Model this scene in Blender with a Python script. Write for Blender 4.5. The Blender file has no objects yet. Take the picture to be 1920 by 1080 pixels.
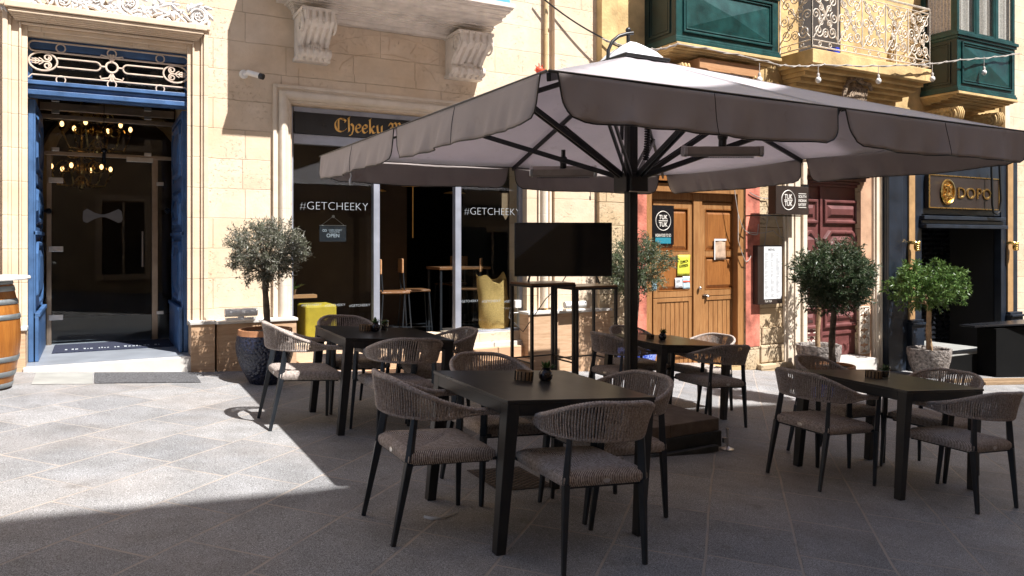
import bpy, math, random
from mathutils import Vector, Matrix, Quaternion, noise
PI = math.pi
scene = bpy.context.scene
# ------------------------------------------------------------------ camera
ZC = 1.416; FPX = 1420.0; YAW = math.atan2(784, 1422)
SN, CS = math.sin(YAW), math.cos(YAW)
cam = bpy.data.cameras.new('camera'); co = bpy.data.objects.new('camera', cam)
scene.collection.objects.link(co); scene.camera = co
co.location = (0, 0, ZC); co.rotation_euler = (PI/2, 0, -YAW)
cam.sensor_width = 36; cam.lens = 36*FPX/1920; cam.shift_y = -(540-453)/1920.0
cam.clip_start = 0.05; cam.clip_end = 400
# ------------------------------------------------------------------ light
KX, KY = 0.28, 0.60                      # ground shadow shift per metre of height (-x, +y)
sund = Vector((KX, -KY, 1)).normalized() # towards the sun
elev = math.asin(sund.z); azim = math.atan2(sund.x, sund.y)
w = bpy.data.worlds.new('World'); scene.world = w; w.use_nodes = True
nt = w.node_tree; nt.nodes.clear()
sky = nt.nodes.new('ShaderNodeTexSky'); sky.sky_type = 'NISHITA'; sky.sun_disc = False
sky.sun_elevation = elev; sky.sun_rotation = azim
bg = nt.nodes.new('ShaderNodeBackground'); bg.inputs['Strength'].default_value = 0.078
wo = nt.nodes.new('ShaderNodeOutputWorld')
nt.links.new(sky.outputs[0], bg.inputs[0]); nt.links.new(bg.outputs[0], wo.inputs[0])
sl = bpy.data.lights.new('sun', 'SUN'); sl.energy = 5.0; sl.angle = math.radians(0.5); sl.color = (1, .972, .945)
so = bpy.data.objects.new('sun', sl); scene.collection.objects.link(so)
so.rotation_mode = 'QUATERNION'; so.rotation_quaternion = sund.to_track_quat('Z', 'Y'); so.location = (6, -6, 20)
scene.view_settings.view_transform = 'Standard'; scene.view_settings.look = 'None'
scene.view_settings.exposure = 1.12; scene.view_settings.gamma = 1.0
scene.render.engine = 'CYCLES'
scene.cycles.max_bounces = 10; scene.cycles.transparent_max_bounces = 16
scene.cycles.caustics_reflective = False; scene.cycles.caustics_refractive = False

# ------------------------------------------------------------------ helpers
C = scene.collection
def ray(px, py):
    u = (px-960)/FPX; v = -(py-453)/FPX
    return SN+CS*u, CS-SN*u, v
def xx(px, Y):
    r = ray(px, 453); return r[0]*Y/r[1]
def zz(px, py, Y):
    r = ray(px, py); return ZC + r[2]*Y/r[1]
def P(px, py, Y): return xx(px, Y), zz(px, py, Y)
def G(x, y): return -0.08*x+0.01*y          # height of the sloping street
TILT = Vector((0, 0, 1)).rotation_difference(Vector((.08, -.01, 1)).normalized())
ORI = {}
def V(*a): return Vector(a)
class MB:
    def __init__(s): s.v = []; s.f = []
    def raw(s, vs, fs):
        o = len(s.v); s.v += [tuple(v) for v in vs]; s.f += [tuple(i+o for i in f) for f in fs]; return s
    def box(s, x0, x1, y0, y1, z0, z1, M=None):
        if x0 > x1: x0, x1 = x1, x0
        if y0 > y1: y0, y1 = y1, y0
        if z0 > z1: z0, z1 = z1, z0
        vs = [(x, y, z) for z in (z0, z1) for y in (y0, y1) for x in (x0, x1)]
        if M is not None: vs = [tuple(M @ Vector(v)) for v in vs]
        return s.raw(vs, [(0, 2, 3, 1), (4, 5, 7, 6), (0, 1, 5, 4), (2, 6, 7, 3), (0, 4, 6, 2), (1, 3, 7, 5)])
    def loft(s, rings, cap=True, closed=False):
        n = len(rings[0]); o = len(s.v)
        for r in rings: s.v += [tuple(p) for p in r]
        m = len(rings)
        for i in range(m-1+(1 if closed else 0)):
            a = o+i*n; b = o+((i+1) % m)*n
            for j in range(n): s.f.append((a+j, a+(j+1) % n, b+(j+1) % n, b+j))
        if cap and not closed:
            s.f.append(tuple(o+j for j in range(n))[::-1]); s.f.append(tuple(o+(m-1)*n+j for j in range(n)))
        return s
    def tube(s, pts, r, n=6, cap=True, closed=False, flat=1.0):
        pts = [Vector(p) for p in pts]; m = len(pts); rings = []
        rs = r if isinstance(r, (list, tuple)) else [r]*m
        up = None
        for i, p in enumerate(pts):
            if closed: t = pts[(i+1) % m]-pts[i-1]
            else: t = pts[min(i+1, m-1)]-pts[max(i-1, 0)]
            if t.length < 1e-9: t = Vector((0, 0, 1))
            t.normalize()
            if up is None:
                up = Vector((0, 0, 1)) if abs(t.z) < .9 else Vector((1, 0, 0))
            a = up-t*up.dot(t)
            if a.length < 1e-6: a = t.orthogonal()
            a.normalize(); up = a; b = t.cross(a)
            rings.append([p+a*(rs[i]*math.cos(2*PI*k/n))+b*(rs[i]*flat*math.sin(2*PI*k/n)) for k in range(n)])
        return s.loft(rings, cap, closed)
    def bar(s, p, q, w, h=None, w2=None, h2=None, up=(0, 0, 1)):
        """rectangular bar p->q"""
        h = w if h is None else h; w2 = w if w2 is None else w2; h2 = h if h2 is None else h2
        p = Vector(p); q = Vector(q); t = (q-p).normalized(); u = Vector(up); a = u-t*u.dot(t)
        if a.length < 1e-5: a = Vector((0, 1, 0))-t*t.y
        a.normalize(); b = t.cross(a)
        def rg(c, w, h): return [c+b*sx*w/2+a*sy*h/2 for sx, sy in ((-1, -1), (1, -1), (1, 1), (-1, 1))]
        return s.loft([rg(p, w, h), rg(q, w2, h2)])
    def lathe(s, prof, c=(0, 0, 0), n=24, cap=True):
        return s.loft([[(c[0]+r*math.cos(2*PI*k/n), c[1]+r*math.sin(2*PI*k/n), c[2]+z) for k in range(n)] for r, z in prof], cap)
    def ell(s, c, r, n=10, m=6, M=None):
        rings = []
        for i in range(m+1):
            a = -PI/2+PI*i/m; rr = max(math.cos(a), .02); z = math.sin(a)
            ring = [Vector((r[0]*rr*math.cos(2*PI*k/n), r[1]*rr*math.sin(2*PI*k/n), r[2]*z)) for k in range(n)]
            if M is not None: ring = [M @ p for p in ring]
            rings.append([p+Vector(c) for p in ring])
        return s.loft(rings)
    def xz(s, poly, y0, y1):
        """polygon in the x-z plane extruded from y0 to y1"""
        return s.loft([[(p[0], y0, p[1]) for p in poly], [(p[0], y1, p[1]) for p in poly]])
    def yz(s, poly, x0, x1):
        return s.loft([[(x0, p[0], p[1]) for p in poly], [(x1, p[0], p[1]) for p in poly]])
    def frame(s, x0, x1, z0, z1, t, y0, y1, tb=None):
        """picture-frame of four bars in the x-z plane"""
        tb = t if tb is None else tb
        s.box(x0, x0+t, y0, y1, z0, z1); s.box(x1-t, x1, y0, y1, z0, z1)
        s.box(x0+t, x1-t, y0, y1, z1-tb, z1); s.box(x0+t, x1-t, y0, y1, z0, z0+tb); return s
    def pyr(s, x0, x1, z0, z1, y, h, top=.0):
        """raised panel: slopes from the rim at y up to y-h"""
        a = [(x0, y, z0), (x1, y, z0), (x1, y, z1), (x0, y, z1)]
        dx = (x1-x0)*(.5-top/2); dz = (z1-z0)*(.5-top/2); dd = min(dx, dz)
        if top == 0: dx, dz = (x1-x0)*.499, (z1-z0)*.499
        else: dx = dz = dd
        b = [(x0+dx, y-h, z0+dz), (x1-dx, y-h, z0+dz), (x1-dx, y-h, z1-dz), (x0+dx, y-h, z1-dz)]
        return s.loft([a, b])
    def text(s, body, cx, cz, wdt, Y, hgt=None, ext=.003, off=0.0, rot=0.0, space=1.0, mirror=False):
        cu = bpy.data.curves.new('t', 'FONT'); cu.body = body; cu.align_x = 'CENTER'; cu.align_y = 'CENTER'
        cu.extrude = .01; cu.offset = off; cu.space_character = space; cu.resolution_u = 4
        o = bpy.data.objects.new('t', cu); C.objects.link(o)
        bpy.context.view_layer.update()
        me = o.to_mesh(); vs = [v.co.copy() for v in me.vertices]; fs = [tuple(p.vertices) for p in me.polygons]
        o.to_mesh_clear(); bpy.data.objects.remove(o); bpy.data.curves.remove(cu)
        xs = [v.x for v in vs]; ys = [v.y for v in vs]; w0 = max(xs)-min(xs); h0 = max(ys)-min(ys)
        mx = (max(xs)+min(xs))/2; my = (max(ys)+min(ys))/2
        sx = wdt/w0; sy = sx if hgt is None else hgt/h0
        out = []
        for v in vs:
            a = (v.x-mx)*sx*(-1 if mirror else 1); b = (v.y-my)*sy
            out.append((cx+a*math.cos(rot)-b*math.sin(rot), Y-(v.z/.01)*ext, cz+a*math.sin(rot)+b*math.cos(rot)))
        return s.raw(out, fs)
    def build(s, name, mat, parent=None, smooth=None, bevel=0, solid=0, sub=0, label=None):
        me = bpy.data.meshes.new(name); og = Vector((0, 0, 0))
        if parent is not None: og = ORI.get(parent.name, og)
        me.from_pydata([tuple(Vector(v)-og) for v in s.v], [], s.f); me.update()
        o = bpy.data.objects.new(name, me); C.objects.link(o); ORI[o.name] = og
        if mat is not None: me.materials.append(mat)
        if smooth is not None:
            me.polygons.foreach_set('use_smooth', [True]*len(me.polygons)); me.set_sharp_from_angle(angle=math.radians(smooth))
        if parent is not None: o.parent = parent
        if solid:
            m = o.modifiers.new('solid', 'SOLIDIFY'); m.thickness = solid; m.offset = 0
        if sub:
            m = o.modifiers.new('sub', 'SUBSURF'); m.levels = sub; m.render_levels = sub
        if bevel:
            m = o.modifiers.new('bevel', 'BEVEL'); m.width = bevel; m.segments = 2; m.limit_method = 'ANGLE'; m.angle_limit = math.radians(40)
        if label: o['label'] = label
        return o
def thing(name, label, cat, loc=(0, 0, 0), group=None):
    o = bpy.data.objects.new(name, None); C.objects.link(o); o.location = loc; ORI[o.name] = Vector(loc)
    o.empty_display_size = .2
    o['label'] = label; o['category'] = cat
    if group: o['group'] = group
    return o
def tag(o, label, cat, group=None):
    o['label'] = label; o['category'] = cat
    if group: o['group'] = group
    return o
def rebase(o, loc):
    """move the origin of a one-mesh top-level object to its base"""
    for v in o.data.vertices: v.co -= Vector(loc)
    o.location = loc; return o
def dup(root, label, group=None):
    r = root.copy(); C.objects.link(r)
    r['label'] = label
    if group: r['group'] = group
    def rec(src, dst):
        for ch in list(src.children):
            c = ch.copy(); C.objects.link(c); c.parent = dst; rec(ch, c)
    rec(root, r); return r
def place(o, x, y, rz=0, tilt=True, z=None):
    o.location = (x, y, G(x, y) if z is None else z); o.rotation_mode = 'QUATERNION'
    q = Quaternion((0, 0, 1), rz); o.rotation_quaternion = (TILT @ q) if tilt else q
def spiral(cx, cz, r0, r1, a0, turns, n=26, sgn=1):
    return [(cx+(r0+(r1-r0)*i/n)*math.cos(a0+sgn*2*PI*turns*i/n), cz+(r0+(r1-r0)*i/n)*math.sin(a0+sgn*2*PI*turns*i/n)) for i in range(n+1)]
def to3(pts, Y): return [(p[0], Y, p[1]) for p in pts]
def smoothstep(a, b, x):
    t = max(0, min(1, (x-a)/(b-a))); return t*t*(3-2*t)
# ------------------------------------------------------------------ materials
class NB:
    def __init__(s, name):
        s.m = bpy.data.materials.new(name); s.m.use_nodes = True; s.t = s.m.node_tree
        s.b = s.t.nodes['Principled BSDF']; s.o = s.t.nodes['Material Output']; s.co = None
    def n(s, typ, ins=None, **kw):
        nd = s.t.nodes.new('ShaderNode'+typ)
        for k, v in kw.items(): setattr(nd, k, v)
        for k, v in (ins or {}).items():
            if hasattr(v, 'type') and hasattr(v, 'links'): s.t.links.new(v, nd.inputs[k])
            else: nd.inputs[k].default_value = v
        return nd
    def l(s, a, b): s.t.links.new(a, b)
    def coord(s, world=False):
        if world: return s.n('NewGeometry').outputs['Position']
        return s.n('TexCoord').outputs['Object']
    def noise(s, vec, scale, detail=4, rough=.55, dist=0):
        return s.n('TexNoise', {'Vector': vec, 'Scale': scale, 'Detail': detail, 'Roughness': rough, 'Distortion': dist}).outputs['Fac']
    def ramp(s, fac, stops):
        r = s.n('ValToRGB', {'Fac': fac}); e = r.color_ramp.elements
        e[0].position = stops[0][0]; e[1].position = stops[-1][0]
        e[0].color = (*stops[0][1], 1); e[1].color = (*stops[-1][1], 1)
        for p, c in stops[1:-1]:
            x = e.new(p); x.color = (*c, 1)
        return r.outputs['Color']
    def mix(s, fac, a, b, mode='MIX'):
        m = s.n('Mix', data_type='RGBA', blend_type=mode)
        for sock, v in ((0, fac), (6, a), (7, b)):
            if hasattr(v, 'links'): s.l(v, m.inputs[sock])
            elif sock == 0: m.inputs[0].default_value = v
            else: m.inputs[sock].default_value = (*v, 1)
        return m.outputs[2]
    def math(s, op, a, b=0.0, cl=False):
        m = s.n('Math', operation=op, use_clamp=cl)
        for i, v in enumerate((a, b)):
            if hasattr(v, 'links'): s.l(v, m.inputs[i])
            else: m.inputs[i].default_value = v
        return m.outputs[0]
    def bump(s, h, dist=.01, strength=1, normal=None):
        ins = {'Height': h, 'Distance': dist, 'Strength': strength}
        if normal is not None: ins['Normal'] = normal
        return s.n('Bump', ins).outputs['Normal']
    def fin(s, col, rough=.6, metal=0, normal=None, spec=None):
        for k, v in (('Base Color', col), ('Roughness', rough), ('Metallic', metal)):
            if hasattr(v, 'links'): s.l(v, s.b.inputs[k])
            else: s.b.inputs[k].default_value = (*v, 1) if k == 'Base Color' else v
        if normal is not None: s.l(normal, s.b.inputs['Normal'])
        if spec is not None: s.b.inputs['Specular IOR Level'].default_value = spec
        return s.m
def plain(name, c, rough=.5, metal=0, var=.12, sc=6, bump=.0015, bs=90, spec=None, world=False):
    b = NB(name); v = b.coord(world)
    n1 = b.noise(v, sc, 5); dk = tuple(x*(1-var*1.6) for x in c); lt = tuple(min(1, x*(1+var)) for x in c)
    col = b.ramp(n1, [(.3, dk), (.7, lt)]); n2 = b.noise(v, bs, 3)
    r = b.math('ADD', rough-.08, b.math('MULTIPLY', n1, .16))
    return b.fin(col, r, metal, b.bump(n2, bump), spec)
def stone(name, c1, c2, stain, bw=.62, bh=.285, pit=.5, mortar=.5, offx=0.0, bumpd=.012, smoothing=False, mort=.008):
    b = NB(name); p = b.coord(True); sp = b.n('SeparateXYZ', {'Vector': p})
    u = b.math('ADD', b.math('ADD', sp.outputs['X'], b.math('MULTIPLY', sp.outputs['Y'], .9)), offx)
    wob = b.noise(p, 5, 3); wz = b.math('ADD', sp.outputs['Z'], b.math('MULTIPLY', b.math('SUBTRACT', wob, .5), .022))
    v = b.n('CombineXYZ', {'X': u, 'Y': wz}).outputs[0]
    br = b.n('TexBrick', {'Vector': v, 'Color1': (0, 0, 0, 1), 'Color2': (1, 1, 1, 1), 'Mortar': (.5, .5, .5, 1), 'Scale': 1.0,
                          'Mortar Size': mort, 'Mortar Smooth': .6, 'Bias': 0.0, 'Brick Width': bw, 'Row Height': bh})
    br.offset = .43; br.squash = 1.25; br.squash_frequency = 3
    big = b.noise(p, .9, 5, .6); mid = b.noise(p, 4.5, 6, .65); fine = b.noise(p, 38, 5, .7)
    base = b.mix(br.outputs['Color'], c1, c2)
    base = b.mix(b.math('MULTIPLY', b.ramp(big, [(.42, (0, 0, 0)), (.68, (1, 1, 1))]), .55), base, stain)
    base = b.mix(.30, base, b.ramp(mid, [(.3, (.45, .42, .38)), (.7, (1, 1, 1))]), 'MULTIPLY')
    pits = b.ramp(b.noise(p, 26, 4, .8), [(.56, (0, 0, 0)), (.68, (1, 1, 1))])
    pm = b.math('MULTIPLY', pits, b.ramp(b.noise(p, 1.7, 3), [(.42, (0, 0, 0)), (.6, (1, 1, 1))]))
    pm = b.math('MULTIPLY', pm, pit)
    base = b.mix(b.math('MULTIPLY', pm, .45), base, tuple(x*.5 for x in stain))
    mk = b.math('MULTIPLY', b.math('SUBTRACT', 1.0, br.outputs['Fac']), b.math('ADD', .35, b.noise(p, 7, 3)))
    mfac = b.math('MULTIPLY', br.outputs['Fac'], b.math('MULTIPLY', b.ramp(b.noise(p, 3.3, 4), [(.35, (.15, .15, .15)), (.65, (1, 1, 1))]), mortar))
    base = b.mix(mfac, base, tuple(x*.42 for x in stain))
    # dirt splashing up from the street, following the pavement slope
    hgt = b.math('ADD', sp.outputs['Z'], b.math('MULTIPLY', sp.outputs['X'], .08))
    dirt = b.math('MULTIPLY', b.math('SUBTRACT', .38, b.math('SUBTRACT', hgt, b.math('MULTIPLY', mid, .5)), True), .8, True)
    base = b.mix(dirt, base, tuple(x*.5 for x in stain))
    h = b.math('SUBTRACT', b.math('ADD', b.math('MULTIPLY', fine, .22), b.math('MULTIPLY', mid, .35)), b.math('ADD', b.math('MULTIPLY', br.outputs['Fac'], .8*mortar), b.math('MULTIPLY', pm, .9)))
    return b.fin(base, .88, 0, b.bump(h, bumpd), .2)
def woodm(name, c1, c2, axis='Z', sc=1.0, rough=.45, world=True):
    b = NB(name); v = b.coord(world); mp = b.n('Mapping', {'Vector': v})
    s = {'Z': (14, 14, 1.1), 'X': (1.1, 14, 14), 'Y': (14, 1.1, 14)}[axis]
    mp.inputs['Scale'].default_value = tuple(k*sc for k in s)
    n = b.noise(mp.outputs[0], 2.2, 6, .62, .8); n2 = b.noise(mp.outputs[0], 9, 4, .6); n3 = b.noise(v, 1.5, 4)
    col = b.ramp(n, [(.3, c1), (.5, tuple((a+d)/2 for a, d in zip(c1, c2))), (.72, c2)])
    col = b.mix(b.math('MULTIPLY', n3, .6), col, tuple(x*.45 for x in c1))
    col = b.mix(.25, col, b.ramp(n2, [(.3, (.3, .25, .2)), (.65, (1, 1, 1))]), 'MULTIPLY')
    return b.fin(col, rough, 0, b.bump(n2, .002), .4)
def metalm(name, c, rough=.3): return plain(name, c, rough, 1.0, .1, 12, .0005)
M = {}
M['lime'] = stone('limestone blocks', (.70, .56, .41), (.76, .63, .49), (.66, .47, .29), .80, .335, .45, .42, bumpd=.014, mort=.006)
M['lime2'] = stone('yellow limestone', (.66, .47, .25), (.72, .54, .32), (.58, .36, .14), pit=.35)
M['rough'] = stone('rough weathered stone', (.60, .46, .30), (.66, .54, .38), (.50, .33, .16), .8, .33, 1.0, .9, .2, .03)
M['trim'] = stone('dressed limestone', (.71, .56, .41), (.76, .62, .47), (.66, .48, .31), 3.0, .335, .25, .35, .1, .006)
M['trim2'] = stone('painted cream stone', (.74, .64, .52), (.78, .68, .56), (.66, .52, .36), 4.0, .9, .25, .2, .1, .006)
M['white'] = plain('white stone', (.72, .65, .57), .8, 0, .12, 5, .006, 30, .2, True)
M['reliefm'] = plain('pale carved stone', (.70, .68, .66), .8, 0, .12, 9, .004, 60, .2, True)
M['yel'] = plain('yellow rendered stone', (.60, .42, .20), .85, 0, .22, 3, .006, 25, .2, True)
def travertine():
    b = NB('travertine cladding'); p = b.coord(True); mp = b.n('Mapping', {'Vector': p}); mp.inputs['Scale'].default_value = (1.2, 1.2, 16)
    n = b.noise(mp.outputs[0], 3, 6, .7, .3); n2 = b.noise(p, 60, 3)
    col = b.ramp(n, [(.3, (.40, .245, .14)), (.5, (.52, .34, .21)), (.7, (.60, .42, .27))])
    return b.fin(col, .55, 0, b.bump(n2, .001), .35)
M['trav'] = travertine()
M['floorm'] = plain('blue grey marble floor', (.25, .27, .30), .35, 0, .12, 3, .001, 40, .5, True)
M['marble'] = plain('pale marble', (.58, .545, .50), .45, 0, .1, 3, .001, 40, .4, True)
def paving():
    b = NB('granite paving'); p = b.coord(True); sp = b.n('SeparateXYZ', {'Vector': p}); X, Y = sp.outputs['X'], sp.outputs['Y']
    wob = b.math('MULTIPLY', b.math('SUBTRACT', b.noise(p, 1.3, 2), .5), .03)
    u = b.math('ADD', b.math('MULTIPLY', b.math('ADD', X, Y), .7071), .10)
    v = b.math('ADD', b.math('MULTIPLY', b.math('SUBTRACT', Y, X), .7071), b.math('ADD', wob, 10-.30))
    cv = b.n('CombineXYZ', {'X': u, 'Y': v}).outputs[0]
    br = b.n('TexBrick', {'Vector': cv, 'Color1': (.0, .0, .0, 1), 'Color2': (1, 1, 1, 1), 'Mortar': (.5, .5, .5, 1), 'Scale': 1.0,
                          'Mortar Size': .0085, 'Mortar Smooth': .3, 'Bias': 0.0, 'Brick Width': .62, 'Row Height': .468})
    br.offset = .37; br.squash = 1.3; br.squash_frequency = 3
    sp1 = b.noise(p, 190, 2, .9); sp2 = b.noise(p, 95, 3, .8); big = b.noise(p, .8, 5, .6); mid = b.noise(p, 3.1, 5, .65)
    col = b.mix(br.outputs['Color'], (.205, .208, .214), (.27, .268, .268))
    col = b.mix(.75, col, b.ramp(sp1, [(.38, (.30, .30, .31)), (.5, (.95, .95, .95)), (.63, (1.9, 1.9, 1.9))]), 'MULTIPLY')
    col = b.mix(.5, col, b.ramp(sp2, [(.38, (.5, .5, .5)), (.6, (1.25, 1.25, 1.25))]), 'MULTIPLY')
    col = b.mix(b.math('MULTIPLY', b.ramp(big, [(.45, (0, 0, 0)), (.62, (1, 1, 1))]), .22), col, (.30, .25, .21))
    col = b.mix(.5, col, b.ramp(mid, [(.32, (.55, .54, .52)), (.66, (1.2, 1.2, 1.2))]), 'MULTIPLY')
    blot = b.ramp(b.noise(p, 6.5, 3, .5), [(.66, (0, 0, 0)), (.74, (1, 1, 1))])
    col = b.mix(b.math('MULTIPLY', blot, .35), col, (.10, .09, .08))
    joint = b.math('MULTIPLY', br.outputs['Fac'], b.ramp(b.noise(p, 4, 3), [(.3, (.4, .4, .4)), (.6, (1, 1, 1))]))
    col = b.mix(b.math('MULTIPLY', joint, .9), col, (.36, .31, .265))
    h = b.math('SUBTRACT', b.math('ADD', b.math('MULTIPLY', sp2, .25), b.math('MULTIPLY', mid, .25)), b.math('MULTIPLY', br.outputs['Fac'], .5))
    return b.fin(col, b.math('ADD', .55, b.math('MULTIPLY', mid, .25)), 0, b.bump(h, .006), .3)
M['paving'] = paving()
M['black'] = plain('black powder coated metal', (.012, .012, .013), .42, .0, .2, 8, .0004, 300)
M['blackgloss'] = plain('black gloss paint', (.010, .011, .014), .28, 0, .2, 4, .001, 40)
M['char'] = plain('charcoal aluminium', (.022, .026, .032), .40, .3, .15, 8, .0003, 200)
M['navy'] = plain('dark navy joinery paint', (.013, .019, .030), .35, 0, .25, 4, .001, 40, None, True)
M['blue'] = plain('blue door paint', (.055, .125, .27), .42, 0, .22, 5, .0015, 60, None, True)
M['green'] = plain('green joinery paint', (.006, .050, .046), .40, 0, .30, 5, .002, 50, None, True)
M['greend'] = plain('shaded green joinery paint', (.005, .020, .018), .40, 0, .30, 5, .002, 50, None, True)  # the same green darkened: shade of the balcony cheeks is in the colour
M['redd'] = plain('maroon door paint', (.135, .045, .042), .45, 0, .2, 5, .001, 60, None, True)
M['pink'] = plain('peeling red wash', (.60, .20, .14), .85, 0, .35, 4, .006, 30, .2, True)
M['lampw'] = plain('pale terracotta reveal', (.50, .31, .20), .85, 0, .15, 4, .004, 30, .2, True)
M['steel'] = plain('pale grey window frame', (.36, .38, .44), .35, .3, .1, 5, .0005, 60)
M['inox'] = plain('brushed bronze steel', (.42, .33, .25), .32, .85, .15, 5, .0005, 60)
M['chrome'] = metalm('satin metal', (.62, .60, .58), .3)
M['gold'] = metalm('gilded metal', (.78, .50, .16), .28)
M['goldp'] = plain('gold paint', (.90, .52, .14), .4, .3, .1, 5)
M['ochre'] = plain('ochre painted strip', (.42, .25, .11), .5, 0, .15, 5)
M['ironc'] = plain('cream painted iron', (.62, .50, .40), .5, 0, .15, 8)
M['ironw'] = plain('white painted iron', (.68, .60, .50), .5, 0, .2, 10, .001, 60)
M['plastw'] = plain('white plastic', (.78, .76, .72), .35, 0, .06, 5)
M['paper'] = plain('white printed paper', (.62, .63, .64), .5, 0, .05, 12)
M['frost'] = plain('white vinyl lettering', (.42, .45, .48), .5, 0, .05, 12)
M['bow'] = plain('frosted vinyl motif', (.20, .18, .165), .6, 0, .08, 12)
M['ivory'] = plain('ivory lettering', (.72, .68, .62), .5, 0, .05, 12)
M['teal'] = plain('teal print', (.02, .20, .27), .5, 0, .05, 12)
M['yellowp'] = plain('yellow paper', (.66, .66, .06), .6, 0, .12, 14)
M['ycube'] = plain('yellow fabric cube', (.52, .37, .025), .7, 0, .1, 10)
M['brownsign'] = plain('dark brown sign board', (.030, .020, .016), .4, 0, .1, 6)
M['signblk'] = plain('black sign board', (.006, .006, .008), .3, 0, .1, 6)
M['tv'] = plain('black television', (.004, .004, .005), .12, 0, .05, 2, 0.0)
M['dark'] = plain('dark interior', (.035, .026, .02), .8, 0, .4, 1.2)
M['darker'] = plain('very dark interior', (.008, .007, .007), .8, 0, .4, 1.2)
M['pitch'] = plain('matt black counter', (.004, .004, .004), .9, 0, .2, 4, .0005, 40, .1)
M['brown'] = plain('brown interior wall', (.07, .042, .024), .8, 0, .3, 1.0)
M['brown2'] = woodm('dim plank wood', (.10, .055, .03), (.20, .12, .07), 'X')
M['mat'] = plain('grey fibre mat', (.09, .09, .095), .95, 0, .5, 60, .006, 120)
M['navymat'] = plain('navy mat', (.02, .025, .05), .95, 0, .4, 60, .004, 120)
M['slate'] = plain('grey slate plate', (.30, .30, .28), .6, 0, .15, 4, .001, 60, None, True)
M['wood'] = woodm('orange varnished wood', (.31, .135, .045), (.50, .265, .105), 'Z')
M['woodx'] = woodm('orange varnished rail', (.34, .14, .042), (.55, .27, .095), 'X')
M['wooddk'] = woodm('dark varnished panel', (.26, .09, .022), (.44, .185, .05), 'Z')
M['crate'] = woodm('pale orange wood', (.52, .26, .12), (.66, .38, .20), 'X')
M['tabletop'] = plain('dark table top', (.020, .019, .019), .30, 0, .35, 3, .0006, 60, .6)
M['barwood'] = woodm('brown table wood', (.16, .075, .035), (.28, .14, .06), 'X', 1, .3, False)
M['barrelw'] = woodm('barrel oak', (.30, .10, .018), (.55, .22, .04), 'Z', 1, .35, False)
M['zinc'] = plain('zinc barrel hoop', (.30, .33, .34), .45, .7, .15, 10)
M['bin'] = woodm('pale wooden box', (.24, .15, .08), (.42, .29, .17), 'X', 3, .6, False)
M['jar'] = plain('dark glazed jar', (.02, .014, .018), .08, 0, .3, 30)
M['terra'] = plain('terracotta rim', (.34, .15, .065), .7, 0, .15, 12)
M['soil'] = plain('soil', (.05, .035, .025), .95, 0, .4, 40, .01, 60)
M['barkm'] = plain('tree bark', (.12, .09, .065), .9, 0, .4, 14, .01, 50)
M['barkl'] = plain('pale tree bark', (.34, .22, .12), .85, 0, .25, 14, .006, 50)
M['red'] = plain('red lantern', (.75, .10, .05), .5, 0, .1, 10)
M['cable'] = plain('pale cable', (.42, .38, .34), .6, 0, .1, 10)
M['bluebit'] = plain('bright blue plastic', (.02, .05, .55), .4, 0, .1, 10)
M['cord'] = plain('white cord', (.6, .6, .6), .7, 0, .1, 10)
def bluepot():
    b = NB('blue hammered pot glaze'); v = b.coord(); vo = b.n('TexVoronoi', {'Vector': v, 'Scale': 34.0}).outputs['Distance']
    col = b.ramp(vo, [(.15, (.004, .005, .014)), (.6, (.018, .022, .045))])
    return b.fin(col, .3, 0, b.bump(vo, -.012), .5)
M['pot'] = bluepot()
def bluepattern():
    b = NB('blue and white mosaic pot'); v = b.coord(); vo = b.n('TexVoronoi', {'Vector': v, 'Scale': 60.0}).outputs['Distance']
    return b.fin(b.ramp(vo, [(.25, (.01, .04, .45)), (.5, (.03, .10, .6)), (.62, (.35, .45, .75))]), .35, 0, b.bump(vo, -.004))
M['pot2'] = bluepattern()
M['stonepot'] = plain('rough cast stone pot', (.25, .22, .20), .95, 0, .45, 22, .03, 32, .2)
M['slab'] = plain('brown concrete slab', (.16, .125, .10), .85, 0, .2, 8, .003, 60, .25)
M['slabs'] = plain('grey steel base frame', (.05, .05, .048), .6, .3, .25, 8, .002, 60)
M['heat'] = plain('bronze grey heater body', (.42, .36, .31), .4, .4, .1, 8)
M['burlap'] = plain('burlap', (.60, .39, .14), .95, 0, .25, 90, .004, 160, .1)
M['cap'] = plain('white pole cap fabric', (.72, .72, .74), .6, 0, .06, 8)
M['vent'] = plain('dark grate', (.06, .045, .035), .8, .2, .3, 10)
def fabric(name, c, trans, sheen=0):
    b = NB(name); v = b.coord(); n = b.noise(v, 2.5, 4); st = b.noise(v, 7, 5, .6); wv = b.noise(v, 320, 2)
    col = b.mix(.35, c, b.ramp(n, [(.35, (.75, .74, .74)), (.65, (1.1, 1.1, 1.1))]), 'MULTIPLY')
    col = b.mix(b.math('MULTIPLY', b.ramp(st, [(.62, (0, 0, 0)), (.74, (1, 1, 1))]), .3), col, (.20, .13, .08))
    b.fin(col, .62 if sheen > .5 else .85, 0, b.bump(wv, .001), .5 if sheen > .5 else .15); b.b.inputs['Sheen Weight'].default_value = sheen; b.b.inputs['Sheen Roughness'].default_value = .35
    tr = b.n('BsdfTranslucent', {'Color': (*[min(1, x*1.15) for x in c], 1)})
    mx = b.n('MixShader', {0: trans}); b.l(b.b.outputs[0], mx.inputs[1]); b.l(tr.outputs[0], mx.inputs[2]); b.l(mx.outputs[0], b.o.inputs[0])
    return b.m
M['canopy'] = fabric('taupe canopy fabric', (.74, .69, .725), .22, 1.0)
M['valance'] = fabric('taupe valance fabric', (.42, .37, .352), .08, .3)
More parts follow.
